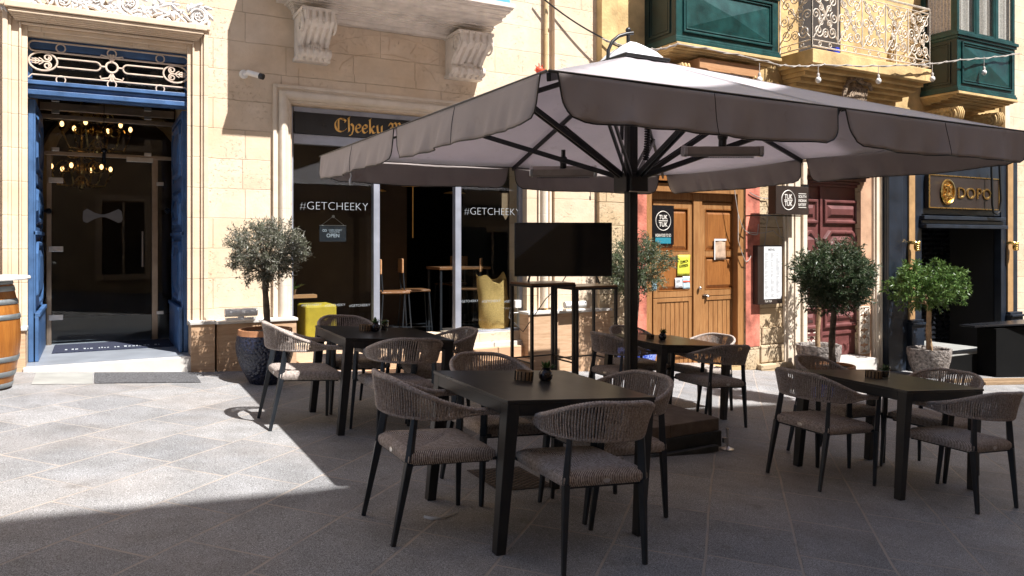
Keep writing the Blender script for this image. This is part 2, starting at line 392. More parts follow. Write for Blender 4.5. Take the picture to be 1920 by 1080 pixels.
def ropem():
    b = NB('taupe rope'); v = b.coord(); n = b.noise(v, 260, 2); m = b.noise(v, 110, 3)
    col = b.ramp(m, [(.3, (.20, .16, .14)), (.5, (.37, .31, .275)), (.7, (.52, .46, .42))])
    return b.fin(col, .85, 0, b.bump(n, .002), .2)
M['rope'] = ropem()
def seatm():
    b = NB('woven rope seat'); v = b.coord(); sp = b.n('SeparateXYZ', {'Vector': v}); X, Y, Z = sp.outputs
    ax = b.math('ABSOLUTE', X); ay = b.math('ABSOLUTE', Y)
    m = b.math('GREATER_THAN', ax, ay)
    wx = b.math('SINE', b.math('MULTIPLY', X, 620)); wy = b.math('SINE', b.math('MULTIPLY', Y, 620))
    mx = b.n('Mix', {0: m, 2: wx, 3: wy}, data_type='FLOAT').outputs[0]
    tw = b.noise(v, 170, 2)
    h = b.math('ADD', b.math('MULTIPLY', mx, .5), tw)
    n = b.noise(v, 75, 3)
    col = b.ramp(b.math('ADD', b.math('MULTIPLY', mx, .30), n), [(.25, (.12, .09, .075)), (.5, (.36, .30, .265)), (.75, (.58, .51, .46))])
    return b.fin(col, .85, 0, b.bump(h, .0025), .2)
M['seat'] = seatm()
def leafm(name, c1, c2, c3, back, gloss=.4):
    b = NB(name); v = b.coord(); n = b.noise(v, 22, 3, .7); n2 = b.noise(v, 4, 2)
    col = b.ramp(n, [(.3, c1), (.5, c2), (.7, c3)]); col = b.mix(.4, col, b.ramp(n2, [(.35, (.6, .6, .6)), (.65, (1.15, 1.15, 1.15))]), 'MULTIPLY')
    bf = b.n('NewGeometry').outputs['Backfacing']; col = b.mix(bf, col, back)
    b.fin(col, gloss, 0, None, .4)
    tr = b.n('BsdfTranslucent'); b.l(col, tr.inputs[0]); mx = b.n('MixShader', {0: .25})
    b.l(b.b.outputs[0], mx.inputs[1]); b.l(tr.outputs[0], mx.inputs[2]); b.l(mx.outputs[0], b.o.inputs[0]); return b.m
M['olive'] = leafm('olive leaves', (.055, .065, .042), (.12, .13, .085), (.24, .235, .17), (.26, .25, .21))
M['olive2'] = leafm('green olive leaves', (.02, .04, .02), (.04, .075, .03), (.09, .13, .05), (.10, .12, .07))
M['olive3'] = leafm('mid green olive leaves', (.04, .06, .03), (.09, .13, .06), (.19, .24, .11), (.17, .19, .13))
M['ficus'] = leafm('bright ficus leaves', (.05, .105, .025), (.09, .17, .04), (.17, .27, .08), (.10, .16, .04), .28)
M['succ'] = leafm('succulent leaves', (.04, .10, .02), (.09, .17, .04), (.16, .24, .07), (.06, .12, .03))
def glass(name, tint=(1, 1, 1), extra=.04):
    b = NB(name); b.t.nodes.remove(b.b)
    tr = b.n('BsdfTransparent', {'Color': (*tint, 1)}); gl = b.n('BsdfGlossy', {'Color': (1, 1, 1, 1), 'Roughness': .015})
    ge = b.n('NewGeometry'); dt = b.n('VectorMath', {0: ge.outputs['Normal'], 1: ge.outputs['Incoming']}, operation='DOT_PRODUCT').outputs['Value']
    fr = b.math('POWER', b.math('SUBTRACT', 1.0, b.math('ABSOLUTE', dt), True), 5.0); f = b.math('ADD', b.math('MULTIPLY', fr, .60), .022+extra, True)
    mx = b.n('MixShader'); b.l(f, mx.inputs[0]); b.l(tr.outputs[0], mx.inputs[1]); b.l(gl.outputs[0], mx.inputs[2]); b.l(mx.outputs[0], b.o.inputs[0])
    return b.m
M['glass'] = glass('clear window glass', (.86, .89, .90), .0); M['glass2'] = glass('thin clear glass', (.93, .95, .95), .02)
def emit(name, c, s):
    b = NB(name); b.b.inputs['Emission Color'].default_value = (*c, 1); b.b.inputs['Emission Strength'].default_value = s
    b.b.inputs['Base Color'].default_value = (*c, 1); return b.m
M['bulb'] = emit('glowing bulb', (1, .55, .2), 2.3)
M['lace'] = plain('white lace curtain', (.66, .60, .55), .9, 0, .25, 45, .002, 90, .1)
# ================================================================== GROUND
def ground():
    mb = MB(); nx, ny = 60, 40; X0, X1, Y0, Y1 = -60, 80, -60, 60
    vs = []
    for j in range(ny+1):
        for i in range(nx+1):
            x = X0+(X1-X0)*i/nx; y = Y0+(Y1-Y0)*j/ny; vs.append((x, y, G(x, y)))
    mb.raw(vs, [(j*(nx+1)+i, j*(nx+1)+i+1, (j+1)*(nx+1)+i+1, (j+1)*(nx+1)+i) for j in range(ny) for i in range(nx)])
    o = mb.build('street_paving', M['paving']); o['kind'] = 'structure'
ground()
YA = 9.0; YB = 8.84
DX0, DX1, DZ1 = xx(50, YA), xx(356, YA), 3.49          # blue doorway
SX0, SX1, SZ0, SZ1 = xx(547, YA), xx(988, YA), .20, 3.02  # corner shop opening
TOPZ = 12.5
# ================================================================== LEFT BUILDING
A = thing('limestone_building', 'pale limestone building with the blue doorway and the black-signed bar front', 'building', (2.0, YA, 0))
def rz(x): return G(x, 9)-.3
mb = MB()
xE = xx(1034, YA)
mb.box(-14, DX0, YA, YA+.5, -.5, TOPZ); mb.box(DX1, SX0, YA, YA+.5, -.5, TOPZ)
mb.box(DX0, DX1, YA, YA+.5, DZ1, TOPZ); mb.box(SX0, SX1, YA, YA+.5, SZ1, TOPZ)
mb.box(SX1, xE, YA, YA+.5, -.9, TOPZ); mb.box(SX0, SX1, YA, YA+.5, -.8, SZ0)
mb.box(xE, xx(1124, YB), YA-.085, YA+.5, -.9, TOPZ)
# slightly proud smooth band + blocked panel above the bar front
x0, x1 = xx(560, YA), xx(885, YA)
mb.box(x0, x1, YA-.012, YA, SZ1+.215, SZ1+.43)
mb.build('wall', M['lime'], A)
mb = MB()   # relieving arch joints
def archpts(xc, zc, rx, rzz, a0, a1, n=14): return [(xc+rx*math.cos(a0+(a1-a0)*i/n), YA-.006, zc+rzz*math.sin(a0+(a1-a0)*i/n)) for i in range(n+1)]
mb.tube(archpts(xx(735, YA), 3.47, .95, .50, .15, PI-.15), .004, 4); mb.tube(archpts(xx(728, YA), 3.47, .62, .27, .1, PI-.1), .0035, 4)
for a in (.35, .75, 1.2, 1.6, 2.0, 2.4, 2.8):
    mb.tube([(xx(732, YA)+.72*math.cos(a), YA-.006, 3.47+.34*math.sin(a)), (xx(735, YA)+.95*math.cos(a), YA-.006, 3.47+.50*math.sin(a))], .003, 4)
mb.build('arch_joints', M['trim'], A)
# door surround (stepped profile)
mb = MB(); ox0, ox1, oz = xx(6, YA), xx(388, YA), 3.735
def sur(mb, x0, x1, z1, zb, w, prof):
    """prof: list of (inner offset start, inner offset end, projection)"""
    for a, b_, p in prof:
        mb.box(x0+a, x0+b_, YA-p, YA, zb, z1-a); mb.box(x1-b_, x1-a, YA-p, YA, zb, z1-a)
        mb.box(x0+b_, x1-b_, YA-p, YA, z1-b_, z1-a)
sur(mb, ox0, ox1, oz, .5, .2, [(0, .045, .10), (.045, .07, .075), (.07, .135, .045), (.135, .155, .065), (.155, .205, .025)])
mb.box(ox0-.02, ox1+.02, YA-.13, YA, oz, oz+.045)
mb.box(ox0+.02, ox1-.02, YA-.17, YA-.13, oz-.02, oz+.04)
for i in range(5): mb.box(ox0+.05+.012*i, ox1-.05-.012*i, YA-.15+.018*i, YA-.10+.01*i, oz-.045-.016*(i+1), oz-.045-.016*i+.02)
mb.build('door_surround', M['trim'], A, bevel=.006)
# door reveal room
RY = 10.55
mb = MB(); fl = .18
mb.box(DX0-.3, DX0, YA+.5, RY+.2, fl, 3.9); mb.box(DX1, DX1+.3, YA+.5, RY+.2, fl, 3.9)
mb.box(DX0-.3, DX1+.3, YA+.5, RY+.2, 3.7, 3.95)
mb.build('door_reveal', M['lime2'], A)
mb = MB()   # entrance floor and step
mb.box(DX0-.02, DX1+.0, 8.80, YA, G(DX1, 9)-.2, fl); mb.build('door_step', M['marble'], A, bevel=.012)
mb = MB(); mb.box(DX0+.001, DX1-.001, 8.86, YA+.001, fl+.0005, fl+.004); mb.build('step_slab', M['floorm'], A)
mb = MB(); mb.box(DX0, DX1, YA+.002, 14.2, .0, fl+.003); mb.box(DX0-3, DX0, RY+.1, 14.2, 0, fl-.006); mb.box(DX1, DX1+3, RY+.1, 14.2, 0, fl-.006)
mb.build('entrance_floor', M['floorm'], A)
mb = MB()   # hall interior
mb.box(DX0-3, DX1+3, 14.2, 14.4, 0, 5); mb.box(DX0-3.2, DX0-3, RY+.2, 14.2, 0, 5); mb.box(DX1+3, DX1+3.2, RY+.2, 14.2, 0, 5)
mb.box(DX0-3, DX1+3, RY+.2, 14.2, 4.6, 5); mb.box(DX0-3, DX0-.3, RY+.2, RY+.25, 0, 4.6); mb.box(DX1+.3, DX1+3, RY+.2, RY+.25, 0, 4.6)
mb.box(DX0-.3, DX1+.3, RY+.2, RY+.25, 3.7, 4.6)
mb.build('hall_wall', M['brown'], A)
mb = MB(); ac = .35
mb.tube([(ac-1.05, 14.1, .2), (ac-1.05, 14.1, 2.6)]+[(ac+1.05*math.cos(a), 14.1, 2.6+1.05*math.sin(a)) for a in [PI*(1-i/12) for i in range(13)]]+[(ac+1.05, 14.1, .2)], .10, 6)
mb.build('hall_arch', M['lime2'], A)
# blue transom, fanlight
TB, TT = zz(50, 180, YA+.06), zz(50, 146, YA+.06)
mb = MB()
mb.box(DX0, DX1, YA+.06, YA+.16, TB, TT-.02); mb.box(DX0, DX1, YA+.03, YA+.06, TB+.02, TB+.07); mb.box(DX0, DX1, YA+.045, YA+.06, TB+.09, TB+.115)
mb.box(DX0, DX1, YA+.02, YA+.06, TT-.06, TT-.02); mb.box(DX0, DX1, YA+.10, YA+.16, DZ1-.10, DZ1); mb.box(DX0, DX0+.04, YA+.10, YA+.16, TT, DZ1-.1); mb.box(DX1-.04, DX1, YA+.10, YA+.16, TT, DZ1-.1)
mb.build('transom_beam', M['blue'], A, bevel=.004)
mb = MB(); mb.box(DX0, DX1, YA+.14, YA+.145, TT-.02, DZ1-.1); mb.build('fanlight_pane', M['glass'], A)
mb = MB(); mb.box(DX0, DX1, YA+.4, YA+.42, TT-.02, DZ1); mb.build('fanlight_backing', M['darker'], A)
mb = MB(); gy = YA+.07
def tr(p, r=.0085): mb.tube([(*P(x/3., y/3., gy)[:1], gy, P(x/3., y/3., gy)[1]) for x, y in p], r, 6)
gx0, gx1 = DX0+.01, DX1-.01; gz0, gz1 = TT-.01, DZ1-.03; gm = (gz0+gz1)/2; H = gz1-gz0; gc = (gx0+gx1)/2
def gt(p, r=.009): mb.tube([(a, gy, b_) for a, b_ in p], r, 6)
def stad(x0, x1, zc, r, n=8):
    return [(x0+r+r*math.cos(a), zc+r*math.sin(a)) for a in [PI/2+PI*i/n for i in range(n+1)]]+[(x1-r+r*math.cos(a), zc+r*math.sin(a)) for a in [-PI/2+PI*i/n for i in range(n+1)]]
st = stad(gx0, gx1, gz1-.055, .05); gt(st+[st[0]])
gt([(gx0, gz0+.02), (gx0+.03, gz0+.055), (gx1-.03, gz0+.055), (gx1, gz0+.02)])
for k in (-.5, 0, .5):
    for zc in (gz1-.055, gz0+.02):
        gt([(gc+k*.93+.042*math.cos(a), zc+.042*math.sin(a)) for a in [2*PI*i/14 for i in range(15)]], .007)
for sg in (-1, 1):
    ex = gc+sg*(gx1-gx0)*.415; er = (gx1-gx0)*.083; eh = H*.235; zc = gm-.005
    gt([(ex+er*math.cos(a), zc+eh*math.sin(a)) for a in [2*PI*i/22 for i in range(23)]], .010)
    for s2 in (-1, 1):
        gt(spiral(ex-sg*er*.30, zc+s2*eh*.42, eh*.40, .012, (-PI/2)*s2 if sg > 0 else (-PI/2)*s2, 1.4, 20, s2*sg*-1), .008)
        for q in (.0, .28, .5):
            gt([(ex+sg*er*(-.05+q), zc), (ex+sg*er*(.10+q), zc+s2*eh*.22), (ex+sg*er*(.30+q), zc+s2*eh*(.36-q*.3))], .006)
    gt([(ex-sg*er*.4, zc), (ex+sg*er, zc)], .007)
    a0, a1 = ex-sg*er, gc+sg*.105
    xa, xb = min(a0, a1), max(a0, a1); r = .045
    if sg < 0: gt([(a0, zc+r), (a1-r, zc+r)]+[(a1-r+r*math.cos(t), zc+r*math.sin(t)) for t in [PI/2-PI*i/8 for i in range(9)]]+[(a0, zc-r)], .009)
    else: gt([(a0, zc+r), (a1+r, zc+r)]+[(a1+r+r*math.cos(t), zc+r*math.sin(t)) for t in [PI/2+PI*i/8 for i in range(9)]]+[(a0, zc-r)], .009)
    for s2 in (-1, 1):
        gt([(gc, zc+s2*.055), (gc+sg*.03, zc+s2*.11), (gc+sg*.10, zc+s2*.125), (gc+sg*.11, zc+s2*.095)], .009)
        gt([(gc, zc+s2*.055), (gc+sg*.015, zc+s2*.14)], .012)
gt([(gc+.055*math.cos(a), gm+.055*math.sin(a)) for a in [2*PI*i/18 for i in range(19)]], .011); gt([(gc-.11, gm), (gc-.055, gm)], .009); gt([(gc+.055, gm), (gc+.11, gm)], .009)
mb.build('fanlight_grille', M['ironc'], A, smooth=50)
# folded blue door leaves
def leaf(side):
    xs = DX0+.004 if side < 0 else DX1-.004; d = 1 if side < 0 else -1
    y0, y1, z0, z1 = YA+.14, 10.42, fl+.005, TB-.015
    mb = MB(); mb.box(xs, xs+d*.045, y0, y1, z0, z1)
    f = xs+d*.045; t = .10
    def rail(ya, yb, za, zb, p=.018): mb.box(f, f+d*p, ya, yb, za, zb)
    rail(y0, y0+t, z0, z1); rail(y1-t, y1, z0, z1)
    zs = [z0+.50, z0+.62, z0+1.28, z0+1.38, z1-.85, z1-.75, z1-.06]
    rail(y0+t, y1-t, z0, zs[0]+.0); mb.box(f, f+d*.045, y0, y1, z0, z0+.46); mb.box(f, f+d*.06, y0, y1, z0+.46, z0+.50)
    rail(y0+t, y1-t, zs[2], zs[3]); mb.box(f, f+d*.035, y0, y1, zs[2]+.02, zs[2]+.06)
    rail(y0+t, y1-t, zs[4], zs[5]); rail(y0+t, y1-t, zs[6], z1)
    for za, zb in ((zs[0]+.04, zs[2]-.04), (zs[3]+.04, zs[4]-.04), (zs[5]+.04, zs[6]-.04)):
        ya, yb = y0+t+.05, y1-t-.05; c = .12
        def octo(i): return [(ya+i+c, za+i), (yb-i-c, za+i), (yb-i, za+i+c), (yb-i, zb-i-c), (yb-i-c, zb-i), (ya+i+c, zb-i), (ya+i, zb-i-c), (ya+i, za+i+c)]
        mb.loft([[(f, p[0], p[1]) for p in octo(0)], [(f+d*.035, p[0], p[1]) for p in octo(.02)], [(f+d*.035, p[0], p[1]) for p in octo(.05)], [(f+d*.012, p[0], p[1]) for p in octo(.08)], [(f+d*.04, p[0], p[1]) for p in octo(.17)]])
    o = mb.build('door_leaf', M['blue'], A, bevel=.004)
    k = MB(); k.lathe([(.012, 0), (.014, .05), (.032, .07), (.036, .09), (.02, .11)], (0, 0, 0), 14)
    zk = zz(68 if side < 0 else 330, 395, 10.2 if side < 0 else 10.2)
    k.v = [(f+d*(.0+v[2]), 10.25+v[0], zk+v[1]) for v in k.v]
    k.build('door_knob', M['blackgloss'], o, smooth=40)
leaf(-1); leaf(1)
for px, py in ((352, 293), (352, 410)):
    mb = MB(); z = zz(px, py, YA+.05); mb.box(DX1-.012, DX1+.012, YA+.03, YA+.10, z-.04, z+.04); mb.build('hinge', M['black'], A)
# glass screen
gY = RY
mb = MB()
gL, gR = DX0+.03, DX1-.03
def bx(px0, px1, z0, z1, y0=0, y1=.05): mb.box(xx(px0, gY), xx(px1, gY), gY-y0, gY+y1, z0, z1)
ztb = zz(90, 287, gY)
bx(87, 96.5, fl, ztb); bx(285, 296, fl, ztb); mb.box(gL, gR, gY-.02, gY+.05, ztb-.02, ztb+.025)
bz = zz(90, 222, gY); mb.box(gL, gR, gY-.03, gY+.05, bz-.0, bz+.05); mb.box(gL, gR, gY-.03, gY+.05, bz+.10, bz+.19)
mb.box(gL, gR, gY, gY+.05, 3.4, 3.5)
mb.build('glass_door_frame', M['inox'], A, bevel=.003)
mb = MB(); mb.box(gL, gR, gY+.018, gY+.030, fl+.01, 3.45); gp = mb.build('glass_door', M['glass'], A)
def clamp(x, z, w_, h_, d_=.035):
    k = MB(); k.box(x-w_, x+w_, gY-d_, gY-.001, z-h_, z+h_); k.build('glass_clamp', M['chrome'], gp, bevel=.003)
for px, py in ((105, 338), (105, 467), (105, 595)):
    x, z = P(px, py, gY); clamp(x, z, .075, .032); clamp(x-.19, z, .03, .035)
for px, py in ((104, 188), (277, 206), (104, 210), (277, 222), (104, 280), (277, 290), (300, 345), (300, 586)):
    x, z = P(px, py, gY); clamp(x, z, .04, .022)
x, z = P(262, 300, gY); clamp(x, z, .15, .03, .05)
mb = MB(); x, z0 = P(267, 500, gY); _, z1 = P(267, 434, gY); mb.tube([(x, gY-.05, z0), (x, gY-.05, z1)], .014, 10)
mb.tube([(x, gY-.05, z0+.06), (x, gY, z0+.06)], .008, 8); mb.tube([(x, gY-.05, z1-.06), (x, gY, z1-.06)], .008, 8)
mb.build('handle', M['inox'], gp, smooth=40)
mb = MB()
bw = [(155, 408), (156, 396), (163, 391), (178, 399), (188, 402), (196, 402), (206, 399), (222, 392), (228, 396), (230, 410), (228, 416), (222, 418), (205, 410), (196, 407), (188, 407), (176, 411), (163, 418), (156, 415)]
mb.xz([P(a, b_, gY) for a, b_ in bw][::-1], gY+.010, gY+.016); mb.build('bow_tie_motif', M['bow'], gp)
# plinths
def plinth(x0, x1, zt, yf):
    zb = min(G(x0, yf), G(x1, yf))-.15
    m = MB(); m.box(x0, x1, yf, YA-.001, zb, zt-.035); o = m.build('plinth', M['trav'], A, bevel=.004)
    m = MB(); m.box(x0-.015, x1+.015, yf-.02, YA-.002, zt-.035, zt); m.build('cap', M['marble'], o, bevel=.006)
zt = zz(404, 601, 8.8)
plinth(DX1-.01, xx(402.5, 8.80), zt, 8.78)
plinth(xx(403.5, 8.8)+.02, xx(557, 8.8), zt-.012, 8.83)
plinth(-3, DX0-.0, zt+.02, 8.83)
zt2 = zz(1045, 583, 8.75)
plinth(xx(991, 8.75), xx(1145, 8.75), zt2, 8.75)
# carved relief over the door
mb = MB(); rnd = random.Random(4)
def scr(cx, cz, r, a0, turns, sg, rt=.028):
    p = spiral(cx, cz, r, .012, a0, turns, 30, sg); n = len(p)
    mb.tube([(a, 8.93, b_) for a, b_ in p], [rt*(1-.65*i/n) for i in range(n)], 7)
    p2 = spiral(cx, cz, r*.72, .012, a0+.25, turns*.8, 24, sg); mb.tube([(a, 8.905, b_) for a, b_ in p2], [.012*(1-.6*i/24) for i in range(25)], 5)
def lf(cx, cz, a, l, wd):
    R = Matrix.Rotation(-a, 3, 'Y'); mb.ell((cx, 8.92, cz), (l, .03, wd), 8, 5, R)
def rel(px, py): return P(px, py, 8.93)
seqs = [(30, -8, .15, .4, 1.5, 1), (118, 2, .13, PI, 1.6, -1), (182, -4, .12, .2, 1.6, 1), (243, 8, .13, -1.0, 1.7, -1), (312, 40, .085, 1.0, 1.4, 1), (372, 31, .115, 2.6, 1.9, -1)]
for px, py, r, a0, t, sg in seqs:
    x, z = rel(px, py); scr(x, z, r, a0, t, sg)
    for k in range(9):
        a = a0+k*.75; rr = r*(1.0+.22*rnd.random()); lf(x+rr*math.cos(a), z+rr*math.sin(a), a+sg*1.0, .05+.02*rnd.random(), .018)
    for k in range(5):
        a = k*2*PI/5; lf(x+.024*math.cos(a), z+.024*math.sin(a), a, .022, .012)
pts = [rel(a, b_) for a, b_ in ((8, 6), (60, 4), (90, 14), (125, 28), (160, 10), (205, 20), (250, 30), (285, 15), (320, 8), (345, 45), (385, 56))]
cur = []
for i in range(len(pts)-1):
    for t in (0, .33, .66): cur.append((pts[i][0]*(1-t)+pts[i+1][0]*t, 8.925, pts[i][1]*(1-t)+pts[i+1][1]*t))
mb.tube(cur, .022, 7)
for i in range(60):
    p = cur[rnd.randrange(len(cur))]; a = rnd.uniform(0, 6.28); lf(p[0]+.05*math.cos(a), p[2]+.05*math.sin(a), a, rnd.uniform(.03, .06), .016)
for px, py in ((212, 22), (270, 25), (150, 8)):
    x, z = rel(px, py)
    for k in range(7): a = k*2*PI/7+.2; lf(x+.045*math.cos(a), z+.045*math.sin(a), a, .04, .02)
    mb.ell((x, 8.90, z), (.02, .02, .02), 8, 5)
mb.build('carved_scroll_relief', M['reliefm'], A, smooth=60)
# ---- bar front
mb = MB(); sx0, sx1, sz = xx(511, YA), xx(1031, YA), 3.235
def halfround(mb, x0, x1, z1, zb):
    w_ = SX0-x0-.02
    for a, b_, p in ((0, .035, .05), (.035, .06, .03), (w_-.025, w_, .03)):
        mb.box(x0+a, x0+b_, YA-p, YA, zb, z1-a); mb.box(x1-b_, x1-a, YA-p, YA, zb, z1-a); mb.box(x0+b_, x1-b_, YA-p, YA, z1-b_, z1-a)
    c = .06+(w_-.085)/2; r = (w_-.085)/2
    def ring(cx, cz, dx, dz): return [(cx+dx*r*math.cos(t), YA-.02-.075*math.sin(t), cz+dz*r*math.cos(t)) for t in [PI*i/10 for i in range(11)]]
    mb.loft([ring(x0+c, zb, 1, 0), ring(x0+c, z1-c, 1, -1), ring(x1-c, z1-c, -1, -1), ring(x1-c, zb, -1, 0)])
halfround(mb, sx0, sx1, sz, .5)
mb.build('shop_surround', M['trim2'], A, smooth=40)
fy = YA+.12
mb = MB()
m1a, m1b, m2a, m2b = xx(700, fy), xx(711.5, fy), xx(853, fy), xx(864, fy)
mb.box(SX0, SX0+.045, fy, fy+.08, .2, SZ1); mb.box(SX1-.05, SX1, fy, fy+.08, -.2, SZ1)
mb.box(SX0+.045, SX1-.05, fy-.012, fy+.08, SZ1-.06, SZ1); mb.box(SX0+.045, SX1-.05, fy-.012, fy+.08, 2.58, 2.70)
mb.box(m1a, m1b, fy-.015, fy+.08, -.1, 2.58); mb.box(m2a, m2b, fy-.015, fy+.08, -.1, 2.58)
zs = zz(930, 612, fy)
mb.box(m2b, SX1-.05, fy-.05, fy+.08, zs-.18, zs-.04); mb.box(SX0+.045, m1a, fy-.05, fy+.08, .02, .13)
mb.build('shop_frame', M['steel'], A, bevel=.004)
mb = MB(); mb.box(m2b, SX1-.05, fy+.03, fy+.04, zs-.05, 2.58); mb.box(SX0+.045, m1a, fy+.03, fy+.04, .12, 2.58)
mb.build('shop_window', M['glass'], A)
for a, b_, py, ot in ((563, 691, 387, -.028), (872, 977, 397, -.028), (566, 604, 572, -.02), (610, 648, 572.5, -.02), (656, 695, 573, -.02), (864, 898, 565, -.02), (905, 940, 565, -.02), (947, 980, 565, -.02)):
    x0, x1 = xx(a, fy), xx(b_, fy); mb = MB(); mb.text('#GETCHEEKY', (x0+x1)/2, zz((a+b_)/2, py, fy), x1-x0, fy+.025, None, .0015, ot); mb.build('window_lettering', M['frost'], A)
# interior of the bar
mb = MB(); iy = fy+.08
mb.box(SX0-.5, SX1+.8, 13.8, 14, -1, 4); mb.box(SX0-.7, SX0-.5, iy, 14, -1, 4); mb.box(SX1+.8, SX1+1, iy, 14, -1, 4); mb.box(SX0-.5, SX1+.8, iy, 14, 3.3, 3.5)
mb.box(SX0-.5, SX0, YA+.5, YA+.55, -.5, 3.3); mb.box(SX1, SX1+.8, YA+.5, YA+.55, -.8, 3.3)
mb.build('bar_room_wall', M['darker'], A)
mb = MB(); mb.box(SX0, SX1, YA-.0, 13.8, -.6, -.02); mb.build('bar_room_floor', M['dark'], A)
# steps to the bar
mb = MB()
e0, e1 = xx(700, 8.7), xx(1017, 8.55)
mb.box(SX0+.05, SX1-.05, 8.86, YA, -.7, .02); mb.box(e0-.8, e1-.12, 8.5, 8.86, -.75, -.14)
mb.build('entrance_step', M['trav'], A, bevel=.01)
mb = MB(); mb.box(m2b, SX1-.05, 8.92, YA+.06, -.3, zs-.185); mb.build('window_sill', M['marble'], A, bevel=.006)
# sign board
# ---- balcony on two scroll corbels
BY = 8.02
bxl, bxr = xx(530, BY), xx(966, BY); bz = zz(966, 15, BY)
mb = MB()
def steps(mb, x0, x1, Yw, lv, zt=None):
    """lv: (z0, z1, projection); the mouldings return round both ends"""
    for z0, z1, p in lv: mb.box(x0-p, x1+p, Yw-p, Yw-.002, z0, z1)
wx0, wx1 = xx(563, YA)-.05, xx(905, YA)+.03; pz = YA-BY
def prof(z0, z1, p0, p1, n, conv):
    out = []
    for i in range(n):
        t = (i+.5)/n; f = (1-math.cos(t*PI/2)) if conv else math.sin(t*PI/2)
        out.append((z0+(z1-z0)*i/n, z0+(z1-z0)*(i+1)/n, p0+(p1-p0)*f))
    return out
zb = zz(735, 57, YA-.1)
k = min(pz-.02, 1)
def steps2(mb, lv):
    for z0, z1, p in lv: mb.box(wx0-(p*(wx0-bxl)/pz if p > 0 else 0), wx1+p*(bxr-wx1)/pz, YA-p, YA-.002, z0, z1)
hz = (bz-zb)
steps2(mb, [(zb, zb+.2*hz, .10), (zb+.2*hz, zb+.3*hz, .14)]+prof(zb+.3*hz, zb+.62*hz, .15, .34, 5, True)+[(zb+.62*hz, zb+.70*hz, .37), (zb+.70*hz, zb+.84*hz, .62)]+prof(zb+.84*hz, bz, .66, pz-.04, 3, False)+[(bz, bz+.05, pz)])
mb.build('balcony_slab', M['white'], A, smooth=20)
mb = MB(); mb.box(bxl+.04, bxr-.05, BY+.04, YA-.003, bz+.05, bz+1.1); mb.build('balcony_box', M['blue'] if False else plain('light blue balcony paint', (.10, .34, .62), .45, 0, .1, 5), A)
def corbel(px0, px1, pyt, pyb):
    xa, xb = xx(px0, YA-.3), xx(px1, YA-.3); zt = zb+.01; z0 = zz((px0+px1)/2, pyb, YA-.13); h = zt-z0
    pr_ = []
    N = 22
    for i in range(N+1):
        t = i/N; z = zt-h*t
        y = .46-.10*t+.05*math.sin(t*PI*1.1)
        if t > .25: y = .46-.10*t-.20*smoothstep(.2, .72, t)
        if t > .76: y += .07*math.sin((t-.76)/.24*PI)
        pr_.append((YA-y, z))
    base = pr_+[(YA-.002, z0), (YA-.002, zt)]
    m = MB(); m.yz(base, xa, xb)
    w_ = (xb-xa); nf = 5
    for q in range(nf):
        c = xa+w_*(q+.5)/nf
        m.tube([(c, p[0], p[1]) for p in pr_], w_*.085, 6)
    m.tube([(xa-.01, YA-.37, zt-.10), (xb+.01, YA-.37, zt-.10)], .085, 14); m.tube([(xa-.015, YA-.20, z0+.06), (xb+.015, YA-.20, z0+.06)], .055, 12)
    m.box(xa-.02, xb+.02, YA-.17, YA-.003, z0-.03, z0+.01); m.box(xa-.02, xb+.02, YA-.48, YA-.003, zt-.02, zt+.02)
    for xs in (xa-.008, xb+.008):
        m.tube([(xs, YA-.35+a, zt-.13+b_) for a, b_ in spiral(0, 0, .125, .01, 1.5, 2.2, 34)], .013, 5)
        m.tube([(xs, YA-.19+a, z0+.065+b_) for a, b_ in spiral(0, 0, .06, .01, -1.5, 1.5, 20, -1)], .009, 5)
    xc = (xa+xb)/2
    for k in range(-3, 4):
        R = Matrix.Rotation(-(PI/2+k*.42), 3, 'Y'); m.ell((xc+.055*math.sin(k*.42), YA-.475, zt-.09+.055*math.cos(k*.42)-.04), (.042, .015, .012), 8, 4, R)
        m.ell((xc+.04*k/3*1.6, YA-.235, z0+.14-abs(k)*.008), (.012, .02, .035), 8, 4)
    m.build('corbel', M['white'], A, smooth=40)
corbel(563, 622, 20, 112); corbel(853, 912, 65, 145)
# drain pipe
mb = MB(); x = xx(1033, YA-.1); mb.tube([(x-.05, YA-.05, -.2), (x-.05, YA-.05, 8)], .028, 8); mb.build('drain_pipe', M['lime2'], A, smooth=40)

# ================================================================== RIGHT BUILDING
B = thing('townhouse', 'yellow limestone townhouse with green closed balconies over the wooden double door', 'building', (9.0, YB, -.7))
bx0, bx1 = xx(1124, YB), xx(1888, YB)
TX0, TX1 = xx(1212, YB), xx(1398, YB); TZ1 = zz(1300, 345, YB)
RX0, RX1 = xx(1511, YB), xx(1614, YB); RZ1 = zz(1560, 350, YB)+.12
OX0, OX1 = xx(1722, YB), xx(1886, YB); OZ1 = zz(1800, 300, YB)
mb = MB(); b0 = -2.2
TPX = xx(1398, YB)
mb.box(bx0, TX0, YB, YB+.6, b0, 2.65); mb.box(TX1, RX0, YB, YB+.6, b0, 2.65); mb.box(RX1, OX0, YB, YB+.6, b0, 2.65); mb.box(OX1, bx1, YB, YB+.6, b0, 2.65); mb.box(bx0, bx1, YB, YB+.6, 2.65, 2.75)
mb.build('wall', M['rough'], B)
mb = MB()
mb.box(bx0, bx1, YB+.0, YB+.6, 2.75, TOPZ)
mb.box(bx0, bx0+.28, YB-.06, YB, 2.75, TOPZ)
mb.build('upper_wall', M['yel'], B)
